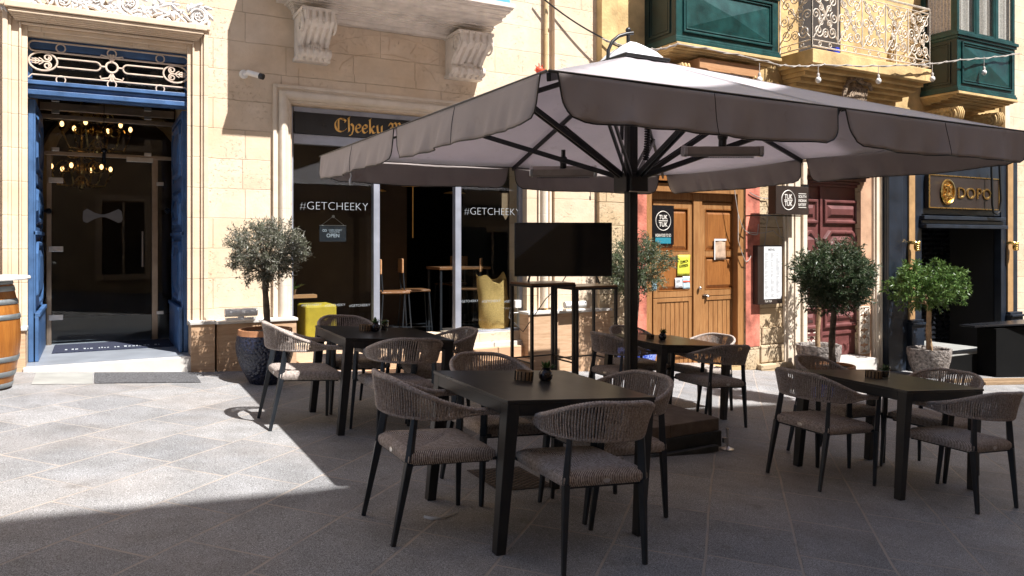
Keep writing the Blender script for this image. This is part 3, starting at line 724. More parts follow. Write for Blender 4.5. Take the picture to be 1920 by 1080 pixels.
# wooden double door
T = MB(); dY = YB+.14
def wb(mb, px0, px1, z0, z1, y0, y1): mb.box(xx(px0, dY), xx(px1, dY), y0, y1, z0, z1)
zl = [zz(1260, p, dY) for p in (372, 388, 470, 482, 543, 560, 566, 700)]
sillz = G(8.2, 8.9)+.02
T.box(TX0, TX0+.13, YB+.03, dY+.08, sillz-.1, 2.30); T.box(TX1-.14, TX1, YB+.03, dY+.08, sillz-.1, 2.30)
T.box(TX0+.13, TX1-.14, YB+.03, dY+.08, 2.17, 2.30); 
lx = [xx(1225, dY), xx(1298, dY), xx(1314, dY), xx(1387, dY)]
T.box(lx[1]+.0, lx[2], dY-.03, dY+.06, sillz, 2.17)
T.box(TX0+.13, TX1-.14, dY-.0, dY+.06, 2.06, 2.17)
T.build('door_frame', M['wood'], B, bevel=.006)
upz1, upz0, midz = 2.03, zz(1260, 543, dY), zz(1260, 476, dY)
for a, b_ in ((lx[0], lx[1]), (lx[2], lx[3])):
    m = MB(); m.box(a, b_, dY+.035, dY+.06, sillz+.02, 2.06)
    m.frame(a, b_, upz0-.12, upz1, .085, dY, dY+.035, .10); m.box(a+.085, b_-.085, dY, dY+.035, midz-.045, midz+.045)
    m.frame(a, b_, sillz+.02, upz0-.13, .075, dY+.001, dY+.035, .06)
    n = 7; w_ = (b_-a-.15)/n
    for i in range(n): m.box(a+.075+w_*i+.004, a+.075+w_*(i+1)-.004, dY+.014, dY+.03, sillz+.08, upz0-.19)
    lf_ = m.build('door', M['wood'], B, bevel=.004)
    m = MB(); m.pyr(a+.10, b_-.10, midz+.06, upz1-.12, dY+.03, .022, .8); m.pyr(a+.10, b_-.10, upz0-.00, midz-.06, dY+.03, .022, .8)
    m.frame(a+.085, b_-.085, midz+.045, upz1-.10, .014, dY-.006, dY+.03); m.frame(a+.085, b_-.085, upz0-.02, midz-.045, .014, dY-.006, dY+.03)
    m.build('panel', M['wooddk'], lf_)
    m = MB(); m.frame(a+.12, b_-.08, sillz+.20, sillz+.42, .025, dY-.02, dY)
    for i in range(6): m.box(a+.145, b_-.105, dY-.015, dY-.004, sillz+.235+i*.028, sillz+.248+i*.028)
    m.build('vent_louver', M['woodx'], lf_)
m = MB(); x, z = P(1310, 540, dY-.03); m.ell((x, dY-.06, z), (.028, .028, .028), 10, 6); x2, z2 = P(1322, 553, dY); m.box(x2-.06, x2+.05, dY-.03, dY, z2-.012, z2+.012); m.ell((x2+.03, dY-.04, z2-.02), (.03, .02, .02), 8, 5)
m.build('handle', M['chrome'], B, smooth=40)
m = MB(); m.box(TX0+.1, TX1-.1, YB-.02, YB+.3, sillz-.3, sillz+.015); m.build('threshold', M['lime2'], B)
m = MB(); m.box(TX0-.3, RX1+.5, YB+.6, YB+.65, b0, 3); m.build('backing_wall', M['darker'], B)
m = MB()   # red washed strips beside the door
m.box(xx(1195, YB), TX0, YB-.006, YB, -.6, 2.3); m.box(TX1, xx(1424, YB), YB-.007, YB, -.28, 2.4)
m.build('red_wash', M['pink'], B)
m = MB(); m.box(TX0+.0, TX1+.25, YB-.02, YB+.0, 2.33, 2.55); m.build('lintel', M['wooddk'], B, bevel=.004)
m = MB()   # protruding dressed blocks under the menu case
x0, x1 = xx(1427, YB), xx(1470, YB)
for z0, z1, p, dx in ((-.26, .02, .03, 0), (-.56, -.27, .035, .03), (-1.1, -.57, .10, .10)): m.box(x0-dx, x1+dx, YB-p, YB+.01, z0, z1)
m.build('corner_blocks', M['rough'], B, bevel=.03)
# pilasters round the maroon door
m = MB()
def pil(px0, px1, ztop, zbase, n=3):
    x0, x1 = xx(px0, YB), xx(px1, YB); w_ = x1-x0
    m.box(x0, x1, YB-.05, YB, zbase, ztop); m.box(x0-.03, x1+.03, YB-.10, YB, zbase, zbase+.45)
    m.box(x0+w_*.08, x0+w_*.26, YB-.085, YB-.05, zbase+.45, ztop); m.box(x0+w_*.42, x0+w_*.56, YB-.075, YB-.05, zbase+.45, ztop); m.box(x0+w_*.74, x1-w_*.06, YB-.095, YB-.05, zbase+.45, ztop)
    m.box(x0-.04, x1+.04, YB-.12, YB, ztop-.12, ztop)
pil(1467, 1508, 2.9, -1.2); pil(1634, 1660, 2.9, -1.4)
m.build('pilaster', M['trim2'], B, bevel=.012)
m = MB(); m.box(xx(1613, YB), xx(1633, YB), YB-.012, YB, -1.3, 2.7); m.build('plaster_strip', M['lampw'], B)
dr = YB+.12; m = MB()
r0, r1 = RX0-.02, RX1+.10; rb = zz(1590, 664, dr); rt = zz(1590, 352, dr); rm = xx(1537, dr)
m.box(r0, r1+.1, dr, dr+.06, rb, rt+.25); m.box(rm-.03, rm+.03, dr-.035, dr, rb, rt)
m.box(r0, r1+.1, dr-.05, dr, rt, rt+.05); m.box(r0, r1+.1, dr-.10, dr, rt+.05, rt+.09)
def pan(m, xa, xb, z0, z1, octg=False):
    c = .14 if octg else 0
    def o(i):
        if octg: return [(xa+i, z0+i), (xb-i, z0+i), (xb-i, z1-i-c), (xb-i-c, z1-i), (xa+i+c, z1-i), (xa+i, z1-i-c)]
        return [(xa+i, z0+i), (xb-i, z0+i), (xb-i, z1-i), (xa+i, z1-i)]
    f = lambda i, y: [(p[0], y, p[1]) for p in o(i)]
    m.loft([f(0, dr), f(.02, dr-.045), f(.055, dr-.045), f(.075, dr-.012), f(.11, dr-.012), f(.17, dr-.05)])
zA = [zz(1590, p, dr) for p in (375, 421, 432, 560, 585, 612, 622, 662)]
for xa, xb in ((r0+.02, rm-.07), (rm+.07, r1-.04)):
    pan(m, xa, xb, zA[1], zA[0]); pan(m, xa, xb, zA[3], zA[2], True); pan(m, xa, xb, zA[5], zA[4]+.12)
m.box(r0, r1, dr-.03, dr, zA[6]-.02, zA[6]+.03)
m.build('maroon_door', M['redd'], B, bevel=.004)
m = MB()   # entablature over maroon door
for z0, z1, p in ((rt+.10, rt+.16, .05), (rt+.16, rt+.22, .12), (rt+.22, rt+.27, .18)): m.box(RX0-.05, RX1+.08, YB-p, YB+.3, z0, z1)
m.build('door_cornice', plain('brown stone cornice', (.16, .075, .05), .7, 0, .2, 5), B)
m = MB(); m.box(RX0-.1, xx(1640, 8.5), 8.45, YB+.3, -1.5, rb-.005); m.build('door_step', M['marble'], B, bevel=.01)
def lattice(px0, px1, py0, py1, Y):
    m = MB(); x0, x1 = xx(px0, Y), xx(px1, Y); z1 = zz(px0, py0, Y); z0 = rb+.01; w_ = x1-x0
    m.frame(x0, x1, z0, z1, .018, Y-.012, Y+.012)
    n = max(3, int((z1-z0)/(w_*.5))); dz = (z1-z0-.05)/n
    for i in range(n):
        zc = z0+.025+dz*(i+.5)
        for sg in (-1, 1):
            m.tube(to3(spiral(x0+w_*(.5+.22*sg), zc, w_*.2, .01, PI/2*(1 if i % 2 else -1), 1.5, 16, sg), Y), .011, 5)
        m.tube([(x0, Y, zc-dz*.5), (x1, Y, zc+dz*.5)], .007, 4); m.tube([(x1, Y, zc-dz*.5), (x0, Y, zc+dz*.5)], .007, 4)
    m.build('low_gate', M['ironw'], B, smooth=50)
lattice(1511, 1532, 572, 655, YB+.12); lattice(1611, 1630, 575, 660, YB-.03)
# ---- black and gold shop front
F = thing('black_shopfront', 'black shop front with gold strips, a shutter and a gold lettered sign', 'shopfront', (14.5, YB, -1.2))
m = MB(); fy2 = YB-.14
a0, a1, a2, a3 = xx(1662, fy2), xx(1722, fy2), xx(1872, fy2), xx(1908, fy2)
ft = zz(1760, 300, fy2)+.3
m.box(a0, a1+.1, fy2, YB-.002, -2, ft); m.box(a2+.1, a3, fy2, YB-.002, -2, ft); m.box(a1+.1, a2+.1, fy2+.02, YB-.002, zz(1760, 402, fy2), ft)
m.box(a0, xx(1688, fy2), fy2-.05, fy2, -2, ft)
for za, zb_, p in ((zz(1760, 412, fy2), zz(1760, 405, fy2), .10), (zz(1760, 420, fy2), zz(1760, 413, fy2), .05), (zz(1760, 428, fy2), zz(1760, 421, fy2), .14)):
    m.box(xx(1724, fy2), a2+.1, fy2-p, fy2+.02, za, zb_)
pb = zz(1712, 602, fy2)
for q0, q1 in ((xx(1701, fy2), xx(1724, fy2)), (xx(1886, fy2), a3+.02)):
    m.box(q0, q1, fy2-.10, fy2, -2, pb-.06); m.box(q0-.02, q1+.02, fy2-.14, fy2, pb-.06, pb-.02); m.box(q0, q1, fy2-.09, fy2, pb-.02, pb+.03)
m.build('timber_front', M['navy'], F, bevel=.008)
m = MB()
for q0, q1 in ((1705, 1716), (1890, 1900)): m.box(xx(q0, fy2-.03), xx(q1, fy2-.03), fy2-.03, fy2, pb+.035, ft)
m.build('gold_strip', M['ochre'], F, bevel=.004)
m = MB(); n = 34; zt_ = zz(1760, 402, YB+.2)
for i in range(n):
    z = -1.5+i*(zt_+1.5)/n; q = YB+.95; m.raw([(a1-.2, q, z), (a2+.6, q, z), (a2+.6, q-.03, z+.05), (a1-.2, q-.03, z+.05), (a1-.2, q, z+.105), (a2+.6, q, z+.105)], [(0, 1, 2, 3), (3, 2, 5, 4)])
m.build('roller_shutter', M['blackgloss'], F)
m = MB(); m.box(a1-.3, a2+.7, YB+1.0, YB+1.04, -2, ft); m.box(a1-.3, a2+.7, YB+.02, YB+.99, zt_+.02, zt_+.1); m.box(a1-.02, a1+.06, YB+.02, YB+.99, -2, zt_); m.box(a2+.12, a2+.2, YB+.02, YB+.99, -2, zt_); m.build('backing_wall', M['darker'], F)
m = MB(); s0 = zz(1800, 662, 8.45); m.box(a1-.05, xx(1862, 8.4), 8.25, YB+.94, -2, s0); m.build('entrance_step', M['pitch'], F, bevel=.01)
m = MB(); m.box(a1-.04, xx(1862, 8.4)-.01, 8.26, YB+.93, s0+.001, s0+.02); m.build('step_top', M['slate'], F, bevel=.004)
for px in (1716, 1901):
    x, z = P(px, 460, fy2-.12); fs_ = len(bpy.data.objects); h = thing('gold_fist_bracket', 'gilded fist shaped bracket on the %s black pilaster of the gold lettered shop front' % ('left' if px < 1800 else 'right'), 'bracket', (x, fy2, z), 'gilded fist brackets on the black shop front')
    m = MB(); m.tube([(x-.05, fy2, z+.04), (x-.05, fy2-.08, z+.06), (x-.02, fy2-.15, z+.05), (x+.02, fy2-.17, z)], [.03, .035, .04, .05], 10)
    m.box(x-.075, x-.025, fy2-.035, fy2-.031, z-.42, z+.0)
    m.ell((x+.03, fy2-.17, z-.03), (.07, .07, .085), 12, 8)
    m.build('arm', M['gold'], h, smooth=50)
    for k in range(4): 
        q = MB(); zq = z-.02-k*.038+.045
        q.tube([(x-.03, fy2-.22, zq), (x+.02, fy2-.245, zq), (x+.08, fy2-.22, zq-.005), (x+.085, fy2-.17, zq-.005)], .019, 8); q.build('finger', M['gold'], h, smooth=60)
    q = MB(); q.tube([(x-.02, fy2-.18, z+.04), (x+.03, fy2-.235, z+.065), (x+.07, fy2-.23, z+.05)], .018, 8); q.build('thumb', M['gold'], h, smooth=60)
    h.scale = (.62, .8, .95)
# ================================================================== balconies of the townhouse
GY = 8.14
def gallery(pxl, pxc, pxr, pyb, zsill, ztop, windows):
    """closed timber balcony: front corner pixel column pxc at depth GY"""
    x0, x1 = xx(pxc, GY), xx(pxr, GY); zb_ = zz(pxc, pyb, GY)
    g = MB(); g.box(x0, x1, GY, YB-.003, zb_, zsill)
    g.box(x0-.03, x1+.03, GY-.03, YB-.003, zb_, zb_+.05); g.box(x0-.015, x1+.015, GY-.015, YB-.003, zb_+.05, zb_+.09)
    g.box(x0-.05, x1+.05, GY-.05, YB-.003, zsill-.03, zsill+.03); g.box(x0-.025, x1+.025, GY-.025, YB-.003, zsill-.08, zsill-.03)
    pz0, pz1 = zb_+.15, zsill-.13; px0_, px1_ = x0+.12, x1-.12
    def molding(m, X0, X1, Z0, Z1):
        m.frame(X0, X1, Z0, Z1, .03, GY-.028, GY); m.frame(X0+.05, X1-.05, Z0+.05, Z1-.05, .015, GY-.018, GY)
    molding(g, px0_, px1_, pz0, pz1); o = g.build('closed_balcony', M['green'], B, bevel=.005)
    q = MB(); q.pyr(px0_+.08, px1_-.08, pz0+.08, pz1-.08, GY, .05); q.build('diamond_panel', M['green'], o)
    # side panel (left cheek)
    q = MB(); ya, yb = GY+.12, YB-.10
    for i, (w_, p) in enumerate(((.03, .02), (.015, .012))):
        d_ = i*.05; zA_, zB_ = pz0+d_, pz1-d_; yA_, yB_ = ya+d_, yb-d_
        q.box(x0-p, x0, yA_, yA_+w_, zA_, zB_); q.box(x0-p, x0, yB_-w_, yB_, zA_, zB_); q.box(x0-p, x0, yA_+w_, yB_-w_, zA_, zA_+w_); q.box(x0-p, x0, yA_+w_, yB_-w_, zB_-w_, zB_)
    q.box(x0-.002, x0+.001, GY+.01, YB-.01, zb_+.10, zsill-.09)
    q.build('side_panel', M['greend'], o)
    if windows:
        f = MB(); zt_ = ztop; w_ = (x1-x0)
        f.box(x0, x0+.06, GY, GY+.06, zsill+.03, zt_); f.box(x1-.06, x1, GY, GY+.06, zsill+.03, zt_)
        for i in range(1, 3): xm = x0+w_*i/3; f.box(xm-.035, xm+.035, GY, GY+.06, zsill+.03, zt_)
        f.box(x0, x1, GY-.02, YB-.003, zt_, zt_+.3)
        for i in range(3):
            xa, xb = x0+w_*i/3+.04, x0+w_*(i+1)/3-.04; f.frame(xa, xb, zsill+.035, zt_-.005, .04, GY+.008, GY+.05, .05)
        f.box(x0, x0+.05, GY+.06, GY+.12, zsill+.03, zt_); f.box(x0, x0+.05, YB-.08, YB-.003, zsill+.03, zt_); f.box(x0, x0+.05, GY+.12, YB-.08, zsill+.03, zsill+.09)
        f.build('window_frame', M['green'], o, bevel=.004)
        c = MB(); N = 90; y_ = GY+.09
        vs = []; 
        for i in range(N+1):
            xq = x0+.07+(w_-.14)*i/N; yy = y_+.02*math.sin(i*1.1)+.008*math.sin(i*2.7); vs += [(xq, yy, zsill+.05+.02*abs(math.sin(i*.9))), (xq, yy, zt_)]
        c.raw(vs, [(2*i, 2*i+2, 2*i+3, 2*i+1) for i in range(N)])
        vs = []
        for i in range(41):
            yq = GY+.11+(YB-.1-GY-.11)*i/40; xq = x0+.08+.015*math.sin(i*1.2); vs += [(xq, yq, zsill+.1), (xq, yq, zt_)]
        c.raw(vs, [(2*i, 2*i+2, 2*i+3, 2*i+1) for i in range(40)])
        c.build('lace_curtain', M['lace'], o, smooth=60)
        gq = MB(); gq.box(x0+.05, x1-.05, GY+.028, GY+.032, zsill+.05, zt_); gq.build('pane', M['glass2'], o)
        gq = MB(); gq.box(x0+.1, x1, GY+.3, GY+.32, zsill, zt_+.2); gq.build('window_backing', M['dark'], o)
    else:
        q = MB(); q.box(x0+.02, x1-.02, GY+.02, YB-.003, zsill+.03, zsill+1.9); q.build('upper_glazing', M['greend'], o)
    # stone base slab, mouldings and scroll brackets
    s = MB(); s.box(x0-.02, x1+.04, GY-.04, YB-.003, zb_-.05, zb_-.002)
    for i in range(5):
        p = (YB-GY)*(1-.17*(i+1)*(i+1)/5.5) ; s.box(x0+.02*i, x1-.01*i, YB-p, YB-.003, zb_-.05-.022*(i+1), zb_-.05-.022*i)
    s.build('balcony_slab', M['yel'], B, bevel=.008)
    for t in (.12, .88):
        xc = x0+(x1-x0)*t-(.0 if t < .5 else .12); k = MB(); zt2_ = zb_-.28; w2 = .19
        pr2 = [(YB-.60, zt2_+.02), (YB-.64, zt2_-.07), (YB-.62, zt2_-.18), (YB-.52, zt2_-.27), (YB-.38, zt2_-.29), (YB-.24, zt2_-.34), (YB-.16, zt2_-.45), (YB-.14, zt2_-.56), (YB-.003, zt2_-.62), (YB-.003, zt2_+.02)]
        k.yz(pr2, xc-w2/2, xc+w2/2)
        for xs in (xc-w2/2-.01, xc+w2/2+.01):
            k.tube([(xs, YB-.46+a, zt2_-.13+b_) for a, b_ in spiral(0, 0, .15, .012, 2.0, 2.3, 36)], .020, 6)
        for q_ in range(3): k.tube([(xc+(q_-1)*.06, p[0], p[1]) for p in pr2[:8]], .026, 6)
        for q_ in range(5): k.ell((xc-.12, YB-.2-.07*q_, zt2_-.02), (.03, .05, .05), 8, 5); k.ell((xc+.12, YB-.2-.07*q_, zt2_-.02), (.03, .05, .05), 8, 5)
        k.build('bracket', M['yel'], B, smooth=45)
    return x0, x1, zb_
g1 = gallery(1211, 1268, 1459, 78, zz(1268, 78, GY)+.95, 0, False)
zb2 = zz(1795, 170, GY); g2 = gallery(1748, 1795, 1903, 170, zz(1795, 62, GY), zz(1795, -60, GY), True)
# open balcony with wrought iron railing
i0, i1 = xx(1524, GY), xx(1747, GY); iz1 = zz(1524, 90, GY); iz0 = zz(1524, 117, GY)
s = MB(); s.box(i0, i1, GY, YB-.003, iz0, iz1); 
for i in range(6):
    p = (YB-GY)*(1-.16*(i+1)); s.box(i0+.06+.03*i, i1-.06-.03*i, YB-max(p, .1), YB-.003, iz0-.07*(i+1), iz0-.07*i)
s.build('balcony_slab', M['yel'], B, bevel=.01)
m = MB()
for t in (.1, .5, .9):
    pass
rh = 1.06; rz0 = iz1+.03; rz1 = iz1+rh
ir = MB()
def scpanel(f, L, hgt, seed):
    """f(s, h) -> 3-D point; scrolls in a panel L long"""
    def T_(pts, r=.009): ir.tube([f(a, b_) for a, b_ in pts], r, 5)
    T_([(0, .02), (L, .02)], .012); T_([(0, .12), (L, .12)], .009); T_([(0, hgt), (L, hgt)], .02); T_([(0, hgt-.08), (L, hgt-.08)], .009)
    T_([(0, 0), (0, hgt)], .016); T_([(L, 0), (L, hgt)], .016)
    n = max(1, round(L/.62)); w_ = L/n
    for i in range(n):
        s0 = i*w_; a, b_ = .12, hgt-.08; mz = (a+b_)/2; mx = s0+w_/2
        T_([(s0, a), (s0, b_)], .011)
        T_([(s0+.03, b_-.03), (mx, mz)], .011); T_([(s0+.07, b_-.03), (mx+.04, mz)], .008); T_([(mx, mz), (s0+w_, a+.05)], .011)
        T_([(mx, mz), (s0+.03, a+.03)], .010); T_([(mx, mz), (s0+w_-.03, b_-.03)], .010)
        for k in range(6):
            q = k*PI/3; T_([(mx, mz), (mx+.06*math.cos(q), mz+.06*math.sin(q)), (mx+.085*math.cos(q+.25), mz+.085*math.sin(q+.25))], .013)
        for cx, cz, r, a0, sg in ((.25, .80, .12, 0, 1), (.52, .86, .10, 2, -1), (.78, .80, .12, 3, -1), (.15, .5, .11, -1, 1), (.85, .48, .11, 2, 1), (.25, .19, .12, 0, -1), (.52, .15, .09, 1, 1), (.78, .20, .12, 3, 1), (.35, .36, .07, 1, 1), (.66, .64, .07, 4, -1), (.34, .64, .07, 2, -1), (.66, .36, .07, 5, 1)):
            T_(spiral(s0+cx*w_, a+cz*(b_-a), r*.9, .012, a0, 1.6, 18, sg), .010)
        T_([(s0+w_*.3+.03*math.cos(t), .07+.03*math.sin(t)) for t in [k*PI/4 for k in range(9)]], .008); T_([(s0+w_*.7+.03*math.cos(t), .07+.03*math.sin(t)) for t in [k*PI/4 for k in range(9)]], .008)
scpanel(lambda a, b_: (i0+.02+a, GY+.03, rz0+b_), i1-i0-.04, rh-.03, 1)
scpanel(lambda a, b_: (i0+.02, GY+.03+a, rz0+b_), YB-GY-.06, rh-.03, 2)
scpanel(lambda a, b_: (i1-.02, GY+.03+a, rz0+b_), YB-GY-.06, rh-.03, 3)
ir.build('iron_railing', M['ironw'], B, smooth=60)
m = MB(); x, z = P(1563, 70, GY+.3); m.lathe([(.05, 0), (.09, .02), (.10, .16), (.08, .17)], (x, GY+.3, iz1+.0), 12)
tag(rebase(m.build('blue_bucket', M['bluebit'], smooth=40), (x, GY+.3, iz1)), 'small blue bucket behind the white iron railing of the open balcony', 'bucket')
m = MB(); m.box(i0+.5, i0+1.55, YB-.01, YB+.0, iz1, iz1+2.2); m.build('balcony_doorway', M['dark'], B)
# coat of arms
m = MB(); cx, cz = P(1606, 172, YB-.46); cy_ = YB-.42
m.ell((cx, cy_, cz-.10), (.30, .09, .30), 20, 10)
def ct(p, r=.02): m.tube([(cx+a, cy_-.08, cz+b_) for a, b_ in p], r, 7)
ct([(-.36+.02*i, .0+.23*math.sin(i/14*PI*.6)) for i in range(15)], .035)
ct([(-.37, -.35), (-.38, -.1), (-.28, .12), (-.08, .22), (.0, .17), (.1, .15), (.28, .14), (.34, .05)], .035)
for k in range(9): ct([(-.30+k*.055, -.30+abs(k-4)*.01), (-.20+k*.05, -.05), (-.10+k*.04, .06)], .014)
for k in range(-2, 3): ct([(k*.05, .20), (k*.07, .30), (k*.02, .40)], .022)
m.ell((cx, cy_-.08, cz+.43), (.04, .04, .04), 8, 6)
m.ell((cx, cy_-.08, cz+.22), (.14, .05, .05), 10, 6)
m.build('carved_crest', plain('weathered grey brown carving', (.30, .22, .15), .85, 0, .5, 20, .01, 40), B, smooth=50)
m = MB()  # curved hood moulding under the open balcony
m.tube([(P(1450, 175, YB)[0], YB-.05, zz(1450, 160, YB))]+[(xx(1450+q*20, YB), YB-.05, zz(1450+q*20, 178+8*math.sin(q/9*PI), YB)) for q in range(1, 11)], .06, 8)
m.build('hood_moulding', M['yel'], B, smooth=50)
# building further right and building across the street
D = thing('corner_building', 'pale stone house beyond the black shop front at the right edge', 'building', (19, YB, -1.5))
m = MB(); m.box(bx1, 45, YB-.02, YB+.6, -5, TOPZ); m.build('wall', M['lime'], D)
m = MB(); m.box(bx1-.25, bx1-.08, YB-.10, YB-.003, 3.0, TOPZ); m.build('corner_strip', M['trim2'], D)
O = thing('opposite_building', 'limestone building across the street, behind the viewer', 'building', (2, -4, 0))
m = MB()
m.xz([(-14, -1), (45, -5), (45, 16.75), (9.0, 16.72), (6.5, 15.0), (5.2, 14.08), (-14, 14.1)], -9, -4)
m.build('wall', plain('aged opposite facade', (.42, .33, .22), .9, 0, .2, 2, .01, 8, .2, True), O)
for i in range(-3, 9):
    for fz in (0.4, 4.2, 8.2):
        m = MB(); x = i*3.6+.2; z = fz-.08*x*(1 if fz < 1 else .3); m.box(x, x+1.1, -4.01, -3.985, z, z+2.2); w1 = m.build('window', M['darker'], O)
        m = MB(); m.frame(x-.18, x+1.28, z-.1, z+2.4, .17, -4.01, -3.9); m.box(x+.52, x+.58, -3.985, -3.96, z, z+2.2); m.build('window_frame', M['trim'], w1)
# ================================================================== FURNITURE
def back_curve(n=61):
    """plan curve of the chair back, from the right arm end round to the left one: (x, y, t) t=0 at arm ends, 1 at centre back"""
    pts = []
    R = .268; xa = .235; xc = -.045
    L1 = xa-xc; L2 = PI*R*1.02; tot = 2*L1+L2
    for i in range(n):
        s = tot*i/(n-1)
        if s < L1: x, y = xa-s, -R+.012*math.sin(s/L1*PI)
        elif s > L1+L2: q = tot-s; x, y = xa-q, R-.012*math.sin(q/L1*PI)
        else:
            a = (s-L1)/L2*PI; ca, sa = math.cos(a), math.sin(a)
            x = xc-(R*1.0)*(abs(sa)**.86); y = -R*ca*(1 if abs(ca) < .001 else abs(ca)**(-.10))
            y = max(-R-.01, min(R+.01, y))
        t = 1-abs(s/tot-.5)*2
        pts.append((x, y, t))
    return pts
def make_chair():
    t = thing('rope_chair', 'tmp', 'chair', (0, 0, 0))
    cv = back_curve(161)
    def topz(u): return .655+.142*smoothstep(.16, .90, u)
    def lowz(u): return .652-.022*smoothstep(.10, .50, u)
    def out(p, d):
        x, y, u = p; v = Vector((x+.03, y)); v = v.normalized() if u > .15 else Vector((0, 1 if y > 0 else -1))
        return x+v.x*d, y+v.y*d
    def lean(u): return .035*smoothstep(.2, .7, u)
    # wrapped rails: radius alternates ring by ring so that it reads as wound rope
    N = 300; fine = back_curve(N); m = MB()
    pts = []; rs = []
    for i, p in enumerate(fine):
        x, y = out(p, lean(p[2])); pts.append((x, y, topz(p[2]))); rs.append(.0145 if i % 3 else .0120)
    m.tube(pts, rs, 8)
    pts = []; rs = []
    for i, p in enumerate(fine):
        x, y = out(p, 0); pts.append((x, y, lowz(p[2])-.012)); rs.append(.0110 if i % 3 else .009)
    m.tube(pts, rs, 7); m.build('rail', M['rope'], t, smooth=80)
    m = MB(); rnd = random.Random(7); n = 98; cs = back_curve(n)
    for i, p in enumerate(cs):
        u = p[2]; 
        if topz(u)-lowz(u) < .018: continue
        for lay in (-1, 1):
            x0, y0 = out(p, lay*.0075+rnd.uniform(-.001, .001)); x1, y1 = out(p, lean(u)+lay*.0075); zt = topz(u)-.004; zl = lowz(u)-.012
            sk = rnd.uniform(-.0025, .0025); tx, ty = -(y1), x1; q = math.hypot(tx, ty) or 1
            xm, ym = (x0+x1)/2, (y0+y1)/2
            m.tube([(x0, y0, zl), (xm+lay*.003+tx/q*sk, ym+lay*.003+ty/q*sk, (zl+zt)/2), (x1, y1, zt)], .0045, 5, cap=False)
    m.build('backrest', M['rope'], t, smooth=80)
    # seat: softly crowned cushion-like woven pad with a thick wrapped edge
    m = MB(); nx = 28; x0, x1, hy = -.235, .235, .232; R = 4; rings = []
    def top(x, y):
        a = max(abs(x)/.235, abs(y)/.232); d = abs(abs(x)-abs(y)); return .455+.006*(1-a)-.010*math.exp(-(d/.02)**2)*(1-a*.6)-.012*math.exp(-((x*x+y*y)/.006))
    vs = []
    for j in range(nx+1):
        for i in range(nx+1):
            x = x0+(x1-x0)*i/nx; y = -hy+2*hy*j/nx; a = max(abs((x)/.235), abs(y/.232)); e = smoothstep(.93, 1.0, a); vs.append((x*(1-.0*e), y, top(x, y)-.012*e))
    m.raw(vs, [(j*(nx+1)+i, j*(nx+1)+i+1, (j+1)*(nx+1)+i+1, (j+1)*(nx+1)+i) for j in range(nx) for i in range(nx)])
    def rect(ex, z): # boundary loop
        q = []
        for i in range(nx): q.append((x0-ex+(x1-x0+2*ex)*i/nx, -hy-ex, z))
        for i in range(nx): q.append((x1+ex, -hy-ex+(2*hy+2*ex)*i/nx, z))
        for i in range(nx): q.append((x1+ex-(x1-x0+2*ex)*i/nx, hy+ex, z))
        for i in range(nx): q.append((x0-ex, hy+ex-(2*hy+2*ex)*i/nx, z))
        return q
    m.loft([rect(0, .4435), rect(.008, .432), rect(.010, .408), rect(.0, .388)], cap=True)
    m.build('seat', M['seat'], t, smooth=60)
    for s in (-1, 1):
        m = MB(); m.bar((.255, s*.262, .672), (.262, s*.255, .40), .030, .036, .032, .038); m.bar((.262, s*.255, .40), (.285, s*.248, 0), .032, .038, .020, .024); m.build('leg', M['char'], t, bevel=.004)
        m = MB(); m.bar((-.212, s*.205, .650), (-.232, s*.222, .40), .024, .034, .032, .040); m.bar((-.232, s*.222, .40), (-.285, s*.232, 0), .032, .040, .020, .024); m.build('leg', M['char'], t, bevel=.004)
    m = MB()
    m.box(-.20, .20, -.20, -.18, .374, .3885); m.box(-.20, .20, .18, .20, .374, .3885); m.box(.20, .222, -.21, .21, .374, .3885); m.box(-.222, -.20, -.21, .21, .374, .3885); m.box(.225, .262, -.245, -.20, .392, .41); m.box(.225, .262, .20, .245, .392, .41)
    m.build('seat_frame', M['char'], t, bevel=.003)
    m = MB(); m.lathe([(.0, 0), (.016, 0), (.016, .002), (.012, .003), (0, .003)], (0, 0, 0), 16)
    m.v = [(-.2455-v[2], v[0]*1.3, .412+v[1]*.75) for v in m.v]; m.build('tag', M['chrome'], t)
    return t
chair0 = make_chair(); used = []
def chair(x, y, face, label, jit=0):
    """face: direction the sitter looks to"""
    if not used: c = chair0; c['label'] = label; used.append(1)
    else: c = dup(chair0, label)
    c['group'] = 'rope chairs around the black tables'
    place(c, x, y, face+jit)
def make_table():
    t = thing('dining_table', 'tmp', 'table'); s = .46; m = MB(); m.box(-s, s, -s, s, .733, .75); m.build('tabletop', M['tabletop'], t, bevel=.002)
    m = MB(); q = s-.004; 
    for a in (-1, 1):
        m.box(-q+.07, q-.07, a*q, a*(q-.028), .672, .7325); m.box(a*q, a*(q-.028), -q+.07, q-.07, .672, .7325)
    m.build('apron', M['black'], t, bevel=.002)
    for a in (-1, 1):
        for b_ in (-1, 1):
            m = MB(); cx, cy = a*(q-.035), b_*(q-.035)
            def sq(h, z, ox): return [(cx+ox*a-h, cy+ox*b_-h, z), (cx+ox*a+h, cy+ox*b_-h, z), (cx+ox*a+h, cy+ox*b_+h, z), (cx+ox*a-h, cy+ox*b_+h, z)]
            m.loft([sq(.026, 0, .009), sq(.035, .672, 0), sq(.035, .7325, 0)]); m.build('leg', M['black'], t, bevel=.003)
    return t
tbl0 = make_table(); tg = 'square black dining tables under the parasol'
tbl0['label'] = 'black square table nearest the camera, front and centre'; tbl0['group'] = tg
T2 = (2.155, 3.695); T1 = (2.09, 6.185); T3 = (5.27, 3.70); T4 = (5.165, 6.13)
place(tbl0, *T2)
for (x, y), lb in ((T1, 'black square table left, in front of the bar windows'), (T3, 'black square table at the right, nearest the maroon door'), (T4, 'black square table behind the parasol pole by the wooden double door')):
    place(dup(tbl0, lb, tg), x, y)
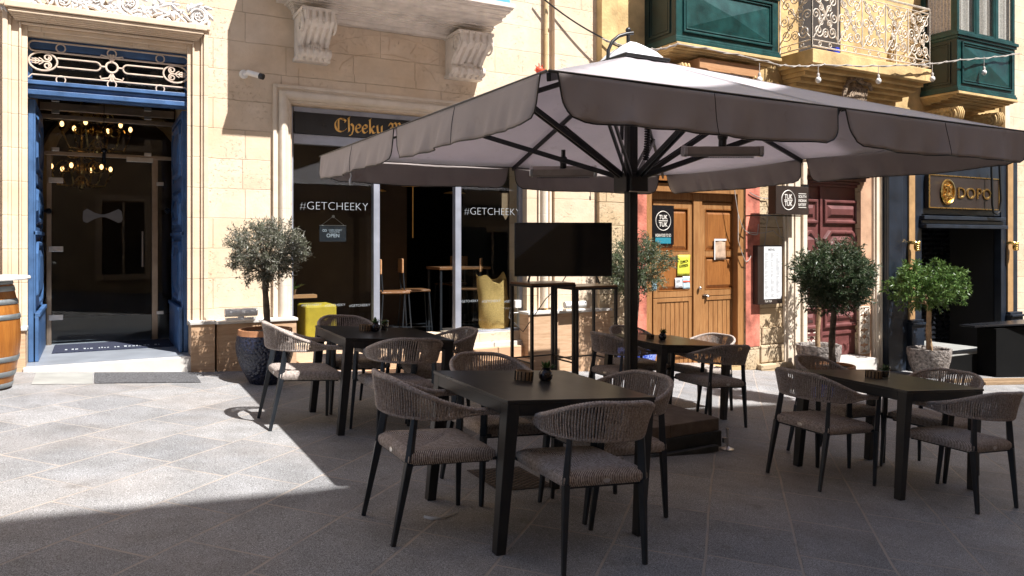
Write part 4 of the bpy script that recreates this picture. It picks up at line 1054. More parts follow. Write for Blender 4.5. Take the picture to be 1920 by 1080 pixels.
E_, N_, W_, S_ = 0, PI/2, PI, -PI/2
chair(1.555, 3.735, E_, 'chair at the left side of the front centre table', .0)
chair(2.13, 3.215, N_, 'chair nearest the camera, its back to the viewer at the front centre table', -.03)
chair(2.635, 3.665, W_, 'chair at the right side of the front centre table, by the parasol base', .05)
chair(2.20, 4.22, S_, 'chair on the far side of the front centre table', .03)
chair(1.46, 6.20, E_, 'partly sunlit chair left of the table nearest the olive tree', .0)
chair(2.05, 5.66, N_, 'chair on the near side of the left table before the bar windows', .02)
chair(2.62, 6.25, W_, 'chair right of the left table, before the shop window with the sack', -.12)
chair(2.02, 6.78, S_, 'chair on the window side of the left table, in front of the yellow cube', .05)
chair(4.685, 3.80, E_, 'chair at the left side of the right hand table', .0)
chair(5.32, 3.17, N_, 'chair nearest the viewer at the right hand table, by the right edge of the photo', .0)
chair(5.90, 3.72, W_, 'chair at the right side of the right hand table', .1)
chair(5.45, 4.27, S_, 'chair on the far side of the right hand table, before the dark green topiary', .1)
chair(4.62, 6.12, E_, 'chair immediately left of the parasol pole at the back table', .05)
chair(5.30, 5.62, N_, 'chair on the near side of the back table, right of the parasol base', .0)
chair(5.78, 6.28, W_, 'sunlit chair right of the back table, before the wooden doors', .1)
chair(5.25, 6.68, S_, 'chair on the far side of the back table, beside the mosaic pot', .0)
# ---- things on the tables
def on_table(T, dx, dy): 
    x, y = T[0]+dx, T[1]+dy; return x, y, G(x, y)+.7505
def bin_(T, dx, dy, lb, n=10, r=.052, h=.055):
    x, y, z = on_table(T, dx, dy); t = thing('wooden_coaster_pot', lb, 'wooden pot', (0, 0, 0), 'wooden pots on the tables'); m = MB()
    m.lathe([(r*.98, 0), (r, .01), (r, h*.45), (r*.96, h*.5), (r, h*.55), (r, h), (r*.86, h), (r*.84, .006)], (0, 0, 0), 20); m.build('pot', M['bin'], t, smooth=35)
    m = MB()
    for k in range(14): a = k*2*PI/14; m.box(-.0035, .0035, -.002, .002, .002, h-.002, Matrix.Translation((r*math.cos(a)*1.01, r*math.sin(a)*1.01, 0)) @ Matrix.Rotation(a+PI/2, 4, 'Z'))
    m.build('stave', M['darker'], t)
    place(t, x, y, .3, True, z)
def plantpot(T, dx, dy, lb, kind):
    x, y, z = on_table(T, dx, dy); t = thing('succulent_pot', lb, 'potted plant', (0, 0, 0), 'small plants on the tables'); m = MB()
    if kind == 'glass':
        m.lathe([(.028, 0), (.03, .004), (.036, .095), (.034, .095), (.028, .008)], (0, 0, 0), 18); m.build('glass', M['glass2'], t, smooth=40)
        m = MB(); m.lathe([(.026, .006), (.030, .05), (.0, .052)], (0, 0, 0), 14); m.build('soil', M['soil'], t); h0 = .05
    else:
        m.lathe([(.026, 0), (.038, .015), (.042, .035), (.036, .055), (.024, .066), (.026, .078), (.022, .078), (.02, .06)], (0, 0, 0), 20); m.build('jar', M['jar'], t, smooth=40); h0 = .066
    m = MB(); rnd = random.Random(int(x*100)); k_ = 22
    for k in range(k_):
        a = rnd.uniform(0, 6.28); e = rnd.uniform(.3, 1.35); l = rnd.uniform(.03, .06); wv = Vector((math.cos(a)*math.cos(e), math.sin(a)*math.cos(e), math.sin(e)))
        s = wv.cross(Vector((0, 0, 1))).normalized()*l*.22; p = Vector((0, 0, h0))+wv*.008
        m.raw([p, p+wv*l*.5+s, p+wv*l, p+wv*l*.5-s, p+wv*l*.5+Vector((0, 0, .006))], [(0, 1, 4), (1, 2, 4), (2, 3, 4), (3, 0, 4)])
    m.build('leaves', M['succ'], t)
    place(t, x, y, 0, True, z)
bin_(T2, .02, .11, 'wooden pot on the front centre table'); plantpot(T2, .145, .075, 'dark faceted jar with a small green plant on the front centre table', 'jar')
bin_(T1, -.06, .10, 'wooden pot on the table before the bar windows'); plantpot(T1, .02, .08, 'dark round jar between the wooden pot and the glass on the left table', 'jar')
plantpot(T1, .12, .14, 'clear glass with a green plant on the left table', 'glass')
bin_(T3, -.02, .06, 'wooden pot on the right hand table', r=.058); plantpot(T3, .10, .05, 'clear glass with a plant on the right hand table', 'glass')
bin_(T4, -.14, .03, 'low wooden pot on the table behind the parasol pole', r=.036, h=.05); plantpot(T4, -.02, -.02, 'dark jar with a spiky plant on the table behind the parasol pole', 'jar')
# ================================================================== PARASOL
UX0, UX1, UY0, UY1, UZ = 1.93, 6.21, 3.14, 7.36, 2.245; UCX, UCY, UT = 4.06, 5.235, 3.02
U = thing('parasol', 'huge square taupe parasol on a black pole covering the tables', 'parasol', (UCX, UCY, G(UCX, UCY)))
rim = [(UX0, UY0), (UCX, UY0), (UX1, UY0), (UX1, UCY), (UX1, UY1), (UCX, UY1), (UX0, UY1), (UX0, UCY)]
m = MB(); n = 14
def cpt(a, b_, s, t):
    ex = a[0]*(1-t)+b_[0]*t; ey = a[1]*(1-t)+b_[1]*t; z = UT+(UZ-UT)*s
    z -= .055*math.sin(PI*t)*math.sin(PI*min(1, s*.95))*s**.6+.010*math.sin(PI*t)*s-.012*noise.noise(Vector((ex*.9, ey*.9, s*2.5)))*math.sin(PI*t)-.008*math.sin(s*22+ex*3)*math.sin(PI*t)*s*(1-s)
    return (UCX+(ex-UCX)*s, UCY+(ey-UCY)*s, z)
for k in range(8):
    a, b_ = rim[k], rim[(k+1) % 8]; vs = []
    for i in range(n+1):
        s = .045+.955*i/n
        for j in range(n+1): vs.append(cpt(a, b_, s, j/n))
    m.raw(vs, [(i*(n+1)+j, (i+1)*(n+1)+j, (i+1)*(n+1)+j+1, i*(n+1)+j+1) for i in range(n) for j in range(n)])
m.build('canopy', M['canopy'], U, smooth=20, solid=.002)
m = MB()
for k in range(4):
    a, b_ = rim[2*k], rim[(2*k+2) % 8]; d = Vector((b_[0]-a[0], b_[1]-a[1], 0)); L = d.length; d.normalize(); nrm = Vector((d.y, -d.x, 0))
    m.tube([Vector((a[0], a[1], UZ-.0))+d*(L*i/20)+nrm*.008 for i in range(21)], .008, 5)
m.build('eave_piping', M['black'], U)
H_ = .235; rnd = random.Random(3)
for k in range(8):
    a, b_ = Vector((*rim[k], UZ)), Vector((*rim[(k+1) % 8], UZ)); d = (b_-a); L = d.length; d.normalize(); nrm = Vector((d.y, -d.x, 0))
    g0, g1 = (.05, .035) if k % 2 == 0 else (.035, .05); nx, ny = 60, 10; ph = [rnd.uniform(0, 6.28) for _ in range(6)]
    def pt(i, j):
        v = j/ny; cut = .035*v+.10*(1-math.sqrt(max(0, 1-max(0, (v-.55)/.45)**2)))
        s = (g0+cut)+(L-g0-g1-2*cut)*i/nx
        wv = .018*v*math.sin(s*7+ph[0])*math.sin(s*2.3+ph[4])+.013*v*v*math.sin(s*19+ph[1]+v*2)*(.4+abs(math.sin(s*1.7+ph[5])))+.006*v*math.sin(s*47+ph[2]+v*3)*abs(math.sin(s*3.1+ph[3]))
        sg = .01*math.sin(PI*i/nx)*(1 if v == 0 else 1)
        return a+d*s+nrm*(.012+.03*v+wv)+Vector((0, 0, -H_*v-.010*math.sin(PI*i/nx)+.006*math.sin(s*5+ph[3])*v))
    m = MB(); m.raw([pt(i, j) for j in range(ny+1) for i in range(nx+1)], [(j*(nx+1)+i, j*(nx+1)+i+1, (j+1)*(nx+1)+i+1, (j+1)*(nx+1)+i) for j in range(ny) for i in range(nx)])
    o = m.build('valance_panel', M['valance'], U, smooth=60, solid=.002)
    m = MB(); m.tube([pt(0, j)-Vector((0, 0, 0)) for j in range(ny+1)]+[pt(i, ny) for i in range(1, nx)]+[pt(nx, j) for j in range(ny, -1, -1)], .0045, 5); m.build('piping', M['black'], o, smooth=60)
    m = MB(); mid = nx//2; m.tube([pt(mid, j)+nrm*.002 for j in range(ny+1)], .0025, 4); m.build('seam', M['black'], o)
    if k in (4, 6):
        m = MB(); q = pt(mid, ny)
        m.tube([q, q+Vector((.01, 0, -.03)), q+Vector((-.008, 0, -.07)), q+Vector((.006, 0, -.10))], .005, 5); m.ell(q+Vector((0, 0, -.075)), (.012, .012, .03), 8, 5); m.build('tie_cord', M['cord'], o, smooth=50)
# ribs (to the eight rim points) and struts
hub = 1.93
for k in range(8):
    e = Vector((*rim[k], UZ-.03)); p = Vector((UCX, UCY, UT-.05)); p = p+(e-p)*.03
    m = MB(); m.bar(p, e-(e-p)*.005, .022, .042); m.build('rib', M['black'], U, bevel=.003)
    fr = .56 if k % 2 == 0 else .50; q = p+(e-p)*fr; h0 = Vector((UCX, UCY, hub+.04)); dr_ = Vector((q.x-UCX, q.y-UCY, 0)).normalized()
    side = Vector((-dr_.y, dr_.x, 0))
    m = MB()
    for s in (-1, 1): m.bar(h0+dr_*.09+side*s*.022, q-Vector((0, 0, .03))+side*s*.022, .016, .042)
    m.bar(q-Vector((0, 0, .05))-dr_*.04, q-Vector((0, 0, .03))+dr_*.05, .055, .05)
    m.build('strut', M['black'], U, bevel=.002)
    if k % 2 == 0:
        pass
baseZ = -.06
m = MB(); m.box(UCX-.042, UCX+.042, UCY-.042, UCY+.042, baseZ, UT+.0)
for s in (-1, 1): m.box(UCX+s*.042, UCX+s*.047, UCY-.016, UCY+.016, baseZ, UT-.1); m.box(UCX-.016, UCX+.016, UCY+s*.042, UCY+s*.047, baseZ, UT-.1)
m.build('pole', M['black'], U, bevel=.006)
m = MB(); 
for a in range(4):
    R = Matrix.Translation((UCX, UCY, hub)) @ Matrix.Rotation(a*PI/2, 4, 'Z'); m.box(.045, .12, -.09, .09, -.09, .07, R)
m.build('hub', M['black'], U, bevel=.008)
m = MB(); m.box(UCX-.115, UCX+.115, UCY-.135, UCY-.125, hub-.095, hub-.087); m.build('hub_plate', M['chrome'], U)
m = MB()
def sqr(h, z, o=0): return [(UCX-h, UCY-h, z), (UCX+h, UCY-h, z), (UCX+h, UCY+h, z), (UCX-h, UCY+h, z)]
m.loft([sqr(.235, UT-.075), sqr(.24, UT-.045), sqr(.20, UT-.04)]); m.build('vent_ring', M['black'], U, bevel=.006)
m = MB(); m.loft([sqr(.205, UT-.045), sqr(.155, UT+.02), sqr(.06, UT+.095), sqr(.03, UT+.115)]); m.build('cap', M['cap'], U)
m = MB(); m.tube([(UCX-.03, UCY, UT+.09), (UCX-.03, UCY, UT+.215)], .016, 8); m.ell((UCX-.03, UCY, UT+.22), (.024, .024, .024), 8, 6); m.build('finial', M['black'], U, smooth=40)
m = MB(); m.tube([(UCX+.01, UCY-.02, UT+.195), (UCX-.05, UCY, UT+.185), (UCX-.13, UCY, UT+.155), (UCX-.20, UCY, UT+.10), (UCX-.24, UCY, UT+.02), (UCX-.25, UCY, UT-.10)], .016, 8); m.build('cable_duct', M['black'], U, smooth=50)
m = MB(); pts = []
for i in range(160): a = i*.9; pts.append((UCX+.12+.022*math.cos(a)+.02*math.sin(i/160*PI), UCY-.05+.022*math.sin(a), 2.62-.50*i/160))
m.tube(pts, .009, 5); m.tube([pts[-1], (UCX+.15, UCY-.05, 2.08), (UCX+.13, UCY-.06, 1.98)], .008, 5)
m.tube([(UCX-.12, UCY-.04, 2.6), (UCX-.13, UCY-.04, 2.28)], .018, 6); m.tube([(UCX-.13, UCY-.04, 2.28), (UCX-.12, UCY-.04, 2.0)], .005, 5); m.build('coiled_cable', M['black'], U, smooth=50)
m = MB(); c0 = UCX-.5; bY = UCY-.50
m.box(UCX-.54, UCX+.54, UCY-.53, UCY+.53, baseZ-.24, baseZ-.105); m.build('base_frame', M['slabs'], U, bevel=.006)
for i in (0, 1):
    for j in (0, 1):
        m = MB(); m.box(UCX-.525+i*.527, UCX-.002+i*.527, UCY-.515+j*.517, UCY-.002+j*.517, baseZ-.105, baseZ)
        if (i, j): pass
        m.build('ballast_slab', M['slab'], U, bevel=.008)
for sx in (-1, 1):
    for sy in (-1, 1):
        m = MB(); x, y = UCX+sx*.575, UCY+sy*.56; g_ = G(x, y); m.lathe([(.05, 0), (.055, .008), (.02, .02), (.010, .03), (.010, baseZ-.10-g_), (.016, baseZ-.10-g_), (.016, baseZ-.085-g_)], (x, y, g_+.001), 12)
        m.box(x-.05, x+.0 if sx > 0 else x+.05, y-.012, y+.012, baseZ-.20, baseZ-.16); m.build('levelling_foot', M['chrome'], U, smooth=40)
m = MB()
for s, ln in ((-1, 1),): m.box(UCX-.42, UCX+.42, UCY-.62, UCY-.57, G(UCX, UCY)-.03, G(UCX, UCY)+.02)
m.build('base_rail', M['slabs'], U, bevel=.004)
def heater(c, ang, tip, lb):
    h = thing('patio_heater', lb, 'heater', c, 'infrared heaters under the parasol'); R = Matrix.Translation(c) @ Matrix.Rotation(ang, 4, 'Z') @ Matrix.Rotation(tip, 4, 'X')
    m = MB(); prf = [(-.045, .035), (.045, .035), (.055, -.02), (.04, -.04), (-.04, -.04), (-.055, -.02)]
    m.loft([[R @ Vector((x, p[0], p[1])) for p in prf] for x in (-.28, .28)]); m.build('housing', M['heat'], h, bevel=.006)
    for s in (-1, 1): m = MB(); m.loft([[R @ Vector((x, p[0]*1.12, p[1]*1.12)) for p in prf] for x in (s*.28, s*.31)]); m.build('end_cap', M['chrome'], h, bevel=.005)
    m = MB(); vs = []
    m.box(-.24, .24, -.036, .036, -.044, -.042, R); m.build('reflector', M['chrome'], h)
    m = MB()
    for k in range(25): m.box(-.24+k*.02-.0012, -.24+k*.02+.0012, -.038, .038, -.052, -.049, R)
    for k in range(5): m.box(-.24, .24, -.036+k*.018-.001, -.036+k*.018+.001, -.054, -.052, R)
    m.build('guard_grille', M['black'], h)
    m = MB(); m.tube([R @ Vector((0, 0, .03)), R @ Vector((0, .0, .09))], .03, 8); m.ell(R @ Vector((0, 0, .11)), (.04, .04, .04), 8, 6); m.tube([R @ Vector((0, 0, .10)), R @ Vector((0, .02, .20))], .02, 8); m.build('bracket', M['black'], h, smooth=40)
def at_depth(px, py, d):
    return Vector(((SN+CS*(px-960)/FPX)*d, (CS-SN*(px-960)/FPX)*d, ZC-(py-453)/FPX*d))
heater(at_depth(1056, 321, 7.0), -.55, .45, 'infrared heater left of the pole under the parasol')
heater(at_depth(1354, 283, 5.9), -.50, .15, 'infrared heater right of the pole under the parasol')
# ================================================================== BAR TABLES, TELEVISION
def bar_table(x0, lb, first=None):
    t = thing('bar_table', lb, 'high table', (0, 0, 0), 'high tables under the television'); h = 1.25; w_, d_ = .60, .50
    m = MB(); m.box(0, w_, 0, d_, h-.022, h); m.build('tabletop', M['barwood'], t, bevel=.002)
    m = MB()
    m.box(-.005, w_+.005, -.005, .02, h-.045, h-.0225); m.box(-.005, w_+.005, d_-.02, d_+.005, h-.045, h-.0225); m.box(-.005, .02, .02, d_-.02, h-.045, h-.0225); m.box(w_-.02, w_+.005, .02, d_-.02, h-.045, h-.0225)
    m.box(.02, w_-.02, d_-.018, d_-.002, .33, .348); m.box(.002, .018, .03, d_-.03, .33, .348); m.box(w_-.018, w_-.002, .03, d_-.03, .33, .348)
    m.build('frame', M['black'], t, bevel=.001)
    for a in (0, w_-.032):
        for b_ in (0, d_-.032): m = MB(); m.box(a, a+.032, b_, b_+.032, 0, h-.0455); m.build('leg', M['black'], t)
    place(t, x0, 7.45, 0, False, G(x0+.3, 7.7)-.02); return t
bar_table(4.36, 'high bar table under the left half of the television'); bar_table(4.975, 'high bar table right under the television, nearest the pole')
bt = G(4.9, 7.7)-.02+1.25
tvc = Vector((xx(1056, 7.72), 7.72, 0)); R = Matrix.Translation((tvc.x, tvc.y, bt+.08)) @ Matrix.Rotation(-YAW, 4, 'Z')
t = thing('television', 'large black flat television standing on the high tables', 'television', (tvc.x, tvc.y, bt)); d_ = tvc.x*SN+tvc.y*CS; tw = 183/FPX*d_; th = 101/FPX*d_
m = MB(); m.box(-tw/2, tw/2, .012, .05, 0, th, R); m.frame(-tw/2, tw/2, 0, th, .008, -.002, .012, .008); m.v[-32:] = [tuple(R @ Vector(v)) for v in m.v[-32:]]; m.build('casing', M['blackgloss'], t, bevel=.002)
m = MB(); m.box(-tw/2+.0085, tw/2-.0085, .004, .0115, .0085, th-.0085, R); m.build('screen', M['tv'], t)
for s in (-1, 1):
    m = MB(); m.bar(R @ Vector((s*tw*.34, .03, 0.01)), R @ Vector((s*tw*.36, -.10, -.078)), .02, .012); m.bar(R @ Vector((s*tw*.34, .03, 0.01)), R @ Vector((s*tw*.36, .13, -.078)), .02, .012); m.build('foot', M['black'], t)
m = MB(); m.tube([R @ Vector((.1, .06, .1)), R @ Vector((-.02, .12, -.1)), (4.95, 8.1, .7), (4.85, 8.5, .25), (4.75, 8.7, .42), (4.78, 8.72, .55)], .006, 5); m.build('power_cable', M['black'], t, smooth=60)
# ================================================================== POTTED TREES
def leaves_mb(m, c, rad, ncl, nleaf, ll, lw, rnd, droop=.1, shell=.55, irr=.4):
    tips = []
    for i in range(ncl):
        while True:
            v = Vector((rnd.uniform(-1, 1), rnd.uniform(-1, 1), rnd.uniform(-1, 1)))
            if .05 < v.length < 1: break
        r = rnd.uniform(shell, 1.0)**.7; v.normalize(); r *= 1+irr*noise.noise(v*1.6+Vector((ncl*.37, nleaf*1.7, 0)))+.10*rnd.random()**3; p = Vector((c[0]+v.x*rad[0]*r, c[1]+v.y*rad[1]*r, c[2]+v.z*rad[2]*r)); tips.append(p)
        ax = (v+Vector((rnd.uniform(-.6, .6), rnd.uniform(-.6, .6), rnd.uniform(-.2, .7)))).normalized(); ln = rnd.uniform(.06, .13)
        for k in range(nleaf):
            b_ = p-ax*ln*.5+ax*ln*k/nleaf+Vector((rnd.gauss(0, .008), rnd.gauss(0, .008), rnd.gauss(0, .008)))
            d = (ax*.55+Vector((rnd.gauss(0, .6), rnd.gauss(0, .6), rnd.gauss(0, .6)-droop))).normalized(); l = ll*rnd.uniform(.6, 1.15); q = Vector((rnd.gauss(0, 1), rnd.gauss(0, 1), rnd.gauss(0, 1))); s = d.cross(q).normalized()*lw*rnd.uniform(.7, 1.1)*.5; u = d.cross(s).normalized()*l*.08
            m.raw([b_, b_+d*l*.45+s+u, b_+d*l, b_+d*l*.45-s+u], [(0, 1, 2), (0, 2, 3)])
    return tips
def tree(name, lb, x, y, potf, trunk, cc, rad, leaf, ncl, nl, ll, lw, seed, bark='barkm', tr=.028, nbr=26, crown2=None, lean=(0, 0), irr=.45):
    t = thing(name, lb, 'potted tree', (x, y, G(x, y)), 'potted trees along the fronts'); rnd = random.Random(seed)
    ztop = potf(t, x, y)
    zc = G(x, y)+cc; base = Vector((x, y, ztop)); top = Vector((x+lean[0], y+lean[1], zc-rad[2]*.75)); cen = Vector((x+lean[0], y+lean[1], zc))
    m = MB(); pts = []; 
    for i in range(9):
        s = i/8; pts.append(base.lerp(top, s)+Vector((.018*math.sin(s*4+seed), .012*math.sin(s*5.5), 0)))
    m.tube(pts, [tr*(1.15-.35*i/8)*(1+.08*math.sin(i*2.3)) for i in range(9)], 10)
    lm = MB(); tips = leaves_mb(lm, cen, rad, ncl, nl, ll, lw, rnd, shell=.4, irr=irr)
    if crown2: 
        for c2, r2, n2 in crown2: tips += leaves_mb(lm, cen+Vector(c2), r2, n2, nl, ll, lw, rnd, shell=.2)
    for tp in rnd.sample(tips, min(nbr, len(tips))):
        mid_ = top.lerp(tp, .5)+Vector((rnd.uniform(-.03, .03), rnd.uniform(-.03, .03), rnd.uniform(-.02, .05))); m.tube([top-Vector((0, 0, .03)), mid_, tp], [tr*.42, tr*.22, tr*.08], 5)
    m.build('trunk', M[bark], t, smooth=60); lm.build('crown', M[leaf], t)
    return t
def pot_blue(rt, rb, h, mat='pot'):
    def f(t, x, y):
        z = G(x, y); m = MB(); n = 36; N = 22; rings = []
        for i in range(N+1):
            s = i/N; r = rb+(rt*1.08-rb)*math.sin(min(1, s*1.25)*PI/2)*(1 if s < .8 else 1-.09*smoothstep(.8, 1, s)); rings.append((r, s*h*.90))
        m.lathe(rings, (x, y, z), n); m.build('pot', M[mat], t, smooth=40)
        m = MB(); m.lathe([(rings[-1][0]-.003, h*.895), (rt*1.0, h*.91), (rt, h*.985), (rt*.985, h), (rt*.90, h), (rt*.88, h*.93), (.01, h*.9)], (x, y, z), n); m.build('rim', M['terra'], t, smooth=40)
        m = MB(); m.lathe([(rt*.9, h*.88), (rt*.88, h*.94), (.01, h*.95)], (x, y, z), 20); m.build('soil', M['soil'], t); return z+h*.9
    return f
def pot_stone(rt, rb, h):
    def f(t, x, y):
        z = G(x, y); m = MB(); rnd = random.Random(9); prof = [(rb+(rt-rb)*(math.sin(s*PI/2)**.8), h*s) for s in [i/18 for i in range(19)]]+[(rt*.93, h*1.0), (rt*.86, h*.97), (rt*.83, h*.88)]
        m.lathe(prof, (x, y, z), 48, True)
        m.v = [(v[0]+rnd.gauss(0, .004), v[1]+rnd.gauss(0, .004), v[2]+rnd.gauss(0, .003)) for v in m.v]
        m.build('pot', M['stonepot'], t, smooth=50)
        m = MB(); m.lathe([(rt*.86, h*.84), (rt*.84, h*.90), (.01, h*.91)], (x, y, z), 20); m.build('soil', M['soil'], t); return z+h*.88
    return f
t1x, t1y = 1.545, 8.08
tree('potted_olive_tree', 'silvery olive tree in a dark blue hammered pot beside the bar window', t1x, t1y, pot_blue(.27, .15, .56), 0, 1.37, (.36, .36, .30), 'olive', 640, 16, .050, .0115, 1, crown2=[((-.30, 0, -.10), (.10, .10, .10), 14), ((.34, 0, .0), (.12, .12, .15), 26), ((0, 0, -.25), (.12, .12, .14), 14)], lean=(.01, -.02), irr=.35, tr=.033)
t2x = xx(1192, 8.35); t2y = 8.35
tree('potted_olive_tree', 'grey green olive tree behind the parasol pole in front of the wooden doors', t2x, t2y, pot_blue(.27, .16, .55, 'pot2'), 0, zz(1200, 498, 8.3)-G(t2x, t2y), (.46, .46, .40), 'olive3', 620, 17, .052, .012, 5, crown2=[((-.25, 0, -.15), (.2, .2, .2), 30), ((.2, 0, .2), (.2, .2, .2), 30)], tr=.033)
t3x, t3y = 7.55, 5.95
tree('potted_topiary', 'dark green ball topiary between the right hand table and the maroon door', t3x, t3y, pot_blue(.26, .15, .52, 'pot2'), 0, zz(1556, 520, 5.9)-G(t3x, t3y), (.45, .44, .41), 'olive2', 980, 17, .056, .0145, 8, crown2=[((0, 0, -.36), (.16, .16, .14), 20), ((-.3, 0, -.1), (.2, .2, .2), 30), ((.3, 0, .02), (.2, .2, .25), 30)], tr=.038, lean=(.02, -.02), irr=.28)
t4x, t4y = xx(1535, 8.25), 8.25
tree('potted_shrub', 'rough stone pot and pale stem half hidden behind the dark green topiary', t4x, t4y, pot_stone(.34, .22, .50), 0, 1.62, (.34, .34, .26), 'ficus', 90, 12, .07, .024, 11, 'barkl', .035)
t5x, t5y = xx(1742, 8.05), 8.05
tree('potted_ficus', 'bright green umbrella shaped tree in a rough stone pot before the black shop front', t5x, t5y, pot_stone(.35, .22, .50), 0, zz(1757, 535, 8.0)-G(t5x, t5y), (.68, .62, .40), 'ficus', 480, 13, .085, .032, 14, 'barkl', .045, 14, crown2=[((-.3, 0, .02), (.35, .3, .2), 60), ((.3, 0, -.02), (.35, .3, .22), 60)])
# ================================================================== SIGNS
def calligraphy(m, word, x0, z0, em, Y):
    """broad-nib lettering: every stroke is a ribbon swept by a slanted pen"""
    nib = (.075, .075)
    def arc(cx, cz, rx, r2, a, b_, n=10): return [(cx+rx*math.cos(math.radians(a+(b_-a)*i/n)), cz+r2*math.sin(math.radians(a+(b_-a)*i/n))) for i in range(n+1)]
    Gm = {'C': (.86, [arc(.45, .42, .38, .44, 55, 300), [(.30, .80), (.30, .08)], [(.55, .86), (.78, .74), (.74, .62)], [(.5, -.02), (.7, .06), (.82, .2)]]),
          'h': (.56, [[(.12, .95), (.16, .05), (.1, -.02)], [(.16, .42), (.30, .56), (.44, .42), (.44, .15), (.32, -.2), (.18, -.22)], [(.06, .9), (.2, .98)]]),
          'e': (.46, [arc(.24, .28, .18, .28, 30, 330), [(.10, .26), (.38, .34), (.36, .46)]]),
          'k': (.54, [[(.12, .95), (.14, 0)], [(.16, .30), (.36, .52), (.40, .42), (.20, .30)], [(.22, .28), (.38, .02), (.5, .06)], [(.05, .9), (.2, .98)]]),
          'y': (.52, [[(.10, .52), (.14, .12), (.30, .02), (.40, .14)], [(.42, .56), (.42, .02), (.30, -.24), (.12, -.26)], [(.02, .5), (.14, .58)]]),
          'M': (1.05, [[(.06, .60), (.16, .82), (.34, .74), (.30, .20), (.14, .02)], [(.34, .74), (.50, .86), (.62, .74), (.60, .04)], [(.62, .74), (.80, .86), (.92, .70), (.90, .10), (1.0, .02)], [(.02, .12), (.2, .0)], [(.18, .48), (.5, .52)]]),
          'o': (.46, [arc(.23, .28, .18, .28, 0, 360, 14)]),
          'n': (.52, [[(.1, .52), (.13, .04)], [(.13, .42), (.28, .56), (.42, .44), (.42, .04)]]), ' ': (.34, [])}
    x = x0
    for ch in word:
        w_, st = Gm[ch]
        for s in st:
            P_ = []
            for i in range(len(s)-1):
                for q in range(4): t = q/4; P_.append((s[i][0]*(1-t)+s[i+1][0]*t, s[i][1]*(1-t)+s[i+1][1]*t))
            P_.append(s[-1]); k = len(P_); f, b_ = [], []
            vs = []
            for p in P_:
                for sg in (-1, 1):
                    vs.append((x+(p[0]+sg*nib[0]*.62)*em, Y-.004, z0+(p[1]+sg*nib[1]*.62)*em)); 
                for sg in (1, -1):
                    vs.append((x+(p[0]+sg*nib[0]*.62+(.03 if sg > 0 else -.0))*em, Y, z0+(p[1]+sg*nib[1]*.62)*em))
            m.loft([vs[4*i:4*i+4] for i in range(k)])
        x += w_*em
    return x
sY = YA+.09
sg = thing('shop_sign', 'black fascia with gold blackletter name above the bar windows', 'sign', (3.5, sY, 2.7)); m = MB(); m.box(SX0+.05, SX1-.055, sY, sY+.03, 2.702, SZ1-.062); m.build('board', M['signblk'], sg)
m = MB(); em = .265; calligraphy(m, 'Cheeky Monkey', xx(626, sY), zz(680, 246, sY)-.022, em*.69, sY-.001); m.build('lettering', M['goldp'], sg)
def ring(m, cx, cz, r, t, Y, n=36): 
    m.tube([(cx+r*math.cos(2*PI*i/n), Y, cz+r*math.sin(2*PI*i/n)) for i in range(n)], t, 5, closed=True)
# hanging TUK TUK box
hb = YB-.42
hx0, hx1 = xx(1455, hb), xx(1516, hb); hz0, hz1 = zz(1485, 402, hb), zz(1485, 349, hb)
hs = thing('hanging_sign', 'square dark hanging box sign lettered TUK TUK SOUTH INDIAN EATERY', 'sign', ((hx0+hx1)/2, hb, hz0)); m = MB(); m.box(hx0, hx1, hb, hb+.16, hz0, hz1); m.build('box', M['brownsign'], hs, bevel=.004)
m = MB(); cx = hx0+(hx1-hx0)*.37; cz = (hz0+hz1)/2; r = (hz1-hz0)*.34; yf = hb-.002
ring(m, cx, cz, r, .008, yf); m.text('TUK', cx, cz+r*.36, r*1.15, yf, r*.50, .003, .015); m.text('TUK', cx, cz-r*.36, r*1.15, yf, r*.50, .003, .015); m.box(cx-r*.6, cx+r*.6, yf-.003, yf, cz-.007, cz+.007)
tx = hx0+(hx1-hx0)*.80; tw_ = (hx1-hx0)*.24
for i, s in enumerate(('SOUTH', 'INDIAN', 'EATERY')): m.text(s, tx, cz+r*(.42-.42*i), tw_, yf, r*.30, .003, .01)
for s in (1, -1): m.box(tx-tw_/2, tx+tw_/2, yf-.003, yf, cz+s*r*.72-.005, cz+s*r*.72+.005)
m.build('lettering', M['ivory'], hs)
m = MB(); m.box(hx0-.25, hx1-.1, hb+.07, hb+.09, hz0-.03, hz0-.01); m.bar((hx0-.22, hb+.08, hz0-.02), (hx0-.22, YB, hz0-.02), .02); m.box(hx1+.001, hx1+.12, hb+.10, hb+.16, hz0+.02, hz1+.05); m.build('bracket', M['blackgloss'], hs)
# TUK TUK poster on the wooden door
dY2 = dY-.012; px0_, px1_ = xx(1223, dY2), xx(1263.5, dY2); pz0_, pz1_ = zz(1243, 459, dY2), zz(1243, 385, dY2)
ps = thing('door_poster', 'black portrait poster with TUK TUK in a ring on the left door leaf', 'poster', ((px0_+px1_)/2, dY2, pz0_)); m = MB(); m.box(px0_, px1_, dY2, dY2+.008, pz0_, pz1_); m.build('board', M['signblk'], ps)
m = MB(); cx = (px0_+px1_)/2; cz = pz1_-.235; r = .145; yf = dY2-.001
ring(m, cx, cz, r, .006, yf); m.text('TUK', cx, cz+r*.38, r*1.15, yf, r*.46, .002, .012); m.text('TUK', cx, cz-r*.38, r*1.15, yf, r*.46, .002, .012); m.box(cx-r*.6, cx+r*.6, yf-.002, yf, cz-.006, cz+.006)
m.text('INDIAN FOOD TO GO', cx, cz-r-.075, .30, yf, .045, .002, .005); m.build('lettering', M['ivory'], ps)
m = MB(); m.box(cx-.15, cx+.15, yf-.001, yf+.0005, cz-r-.20, cz-r-.11); m.build('label_strip', M['teal'], ps)
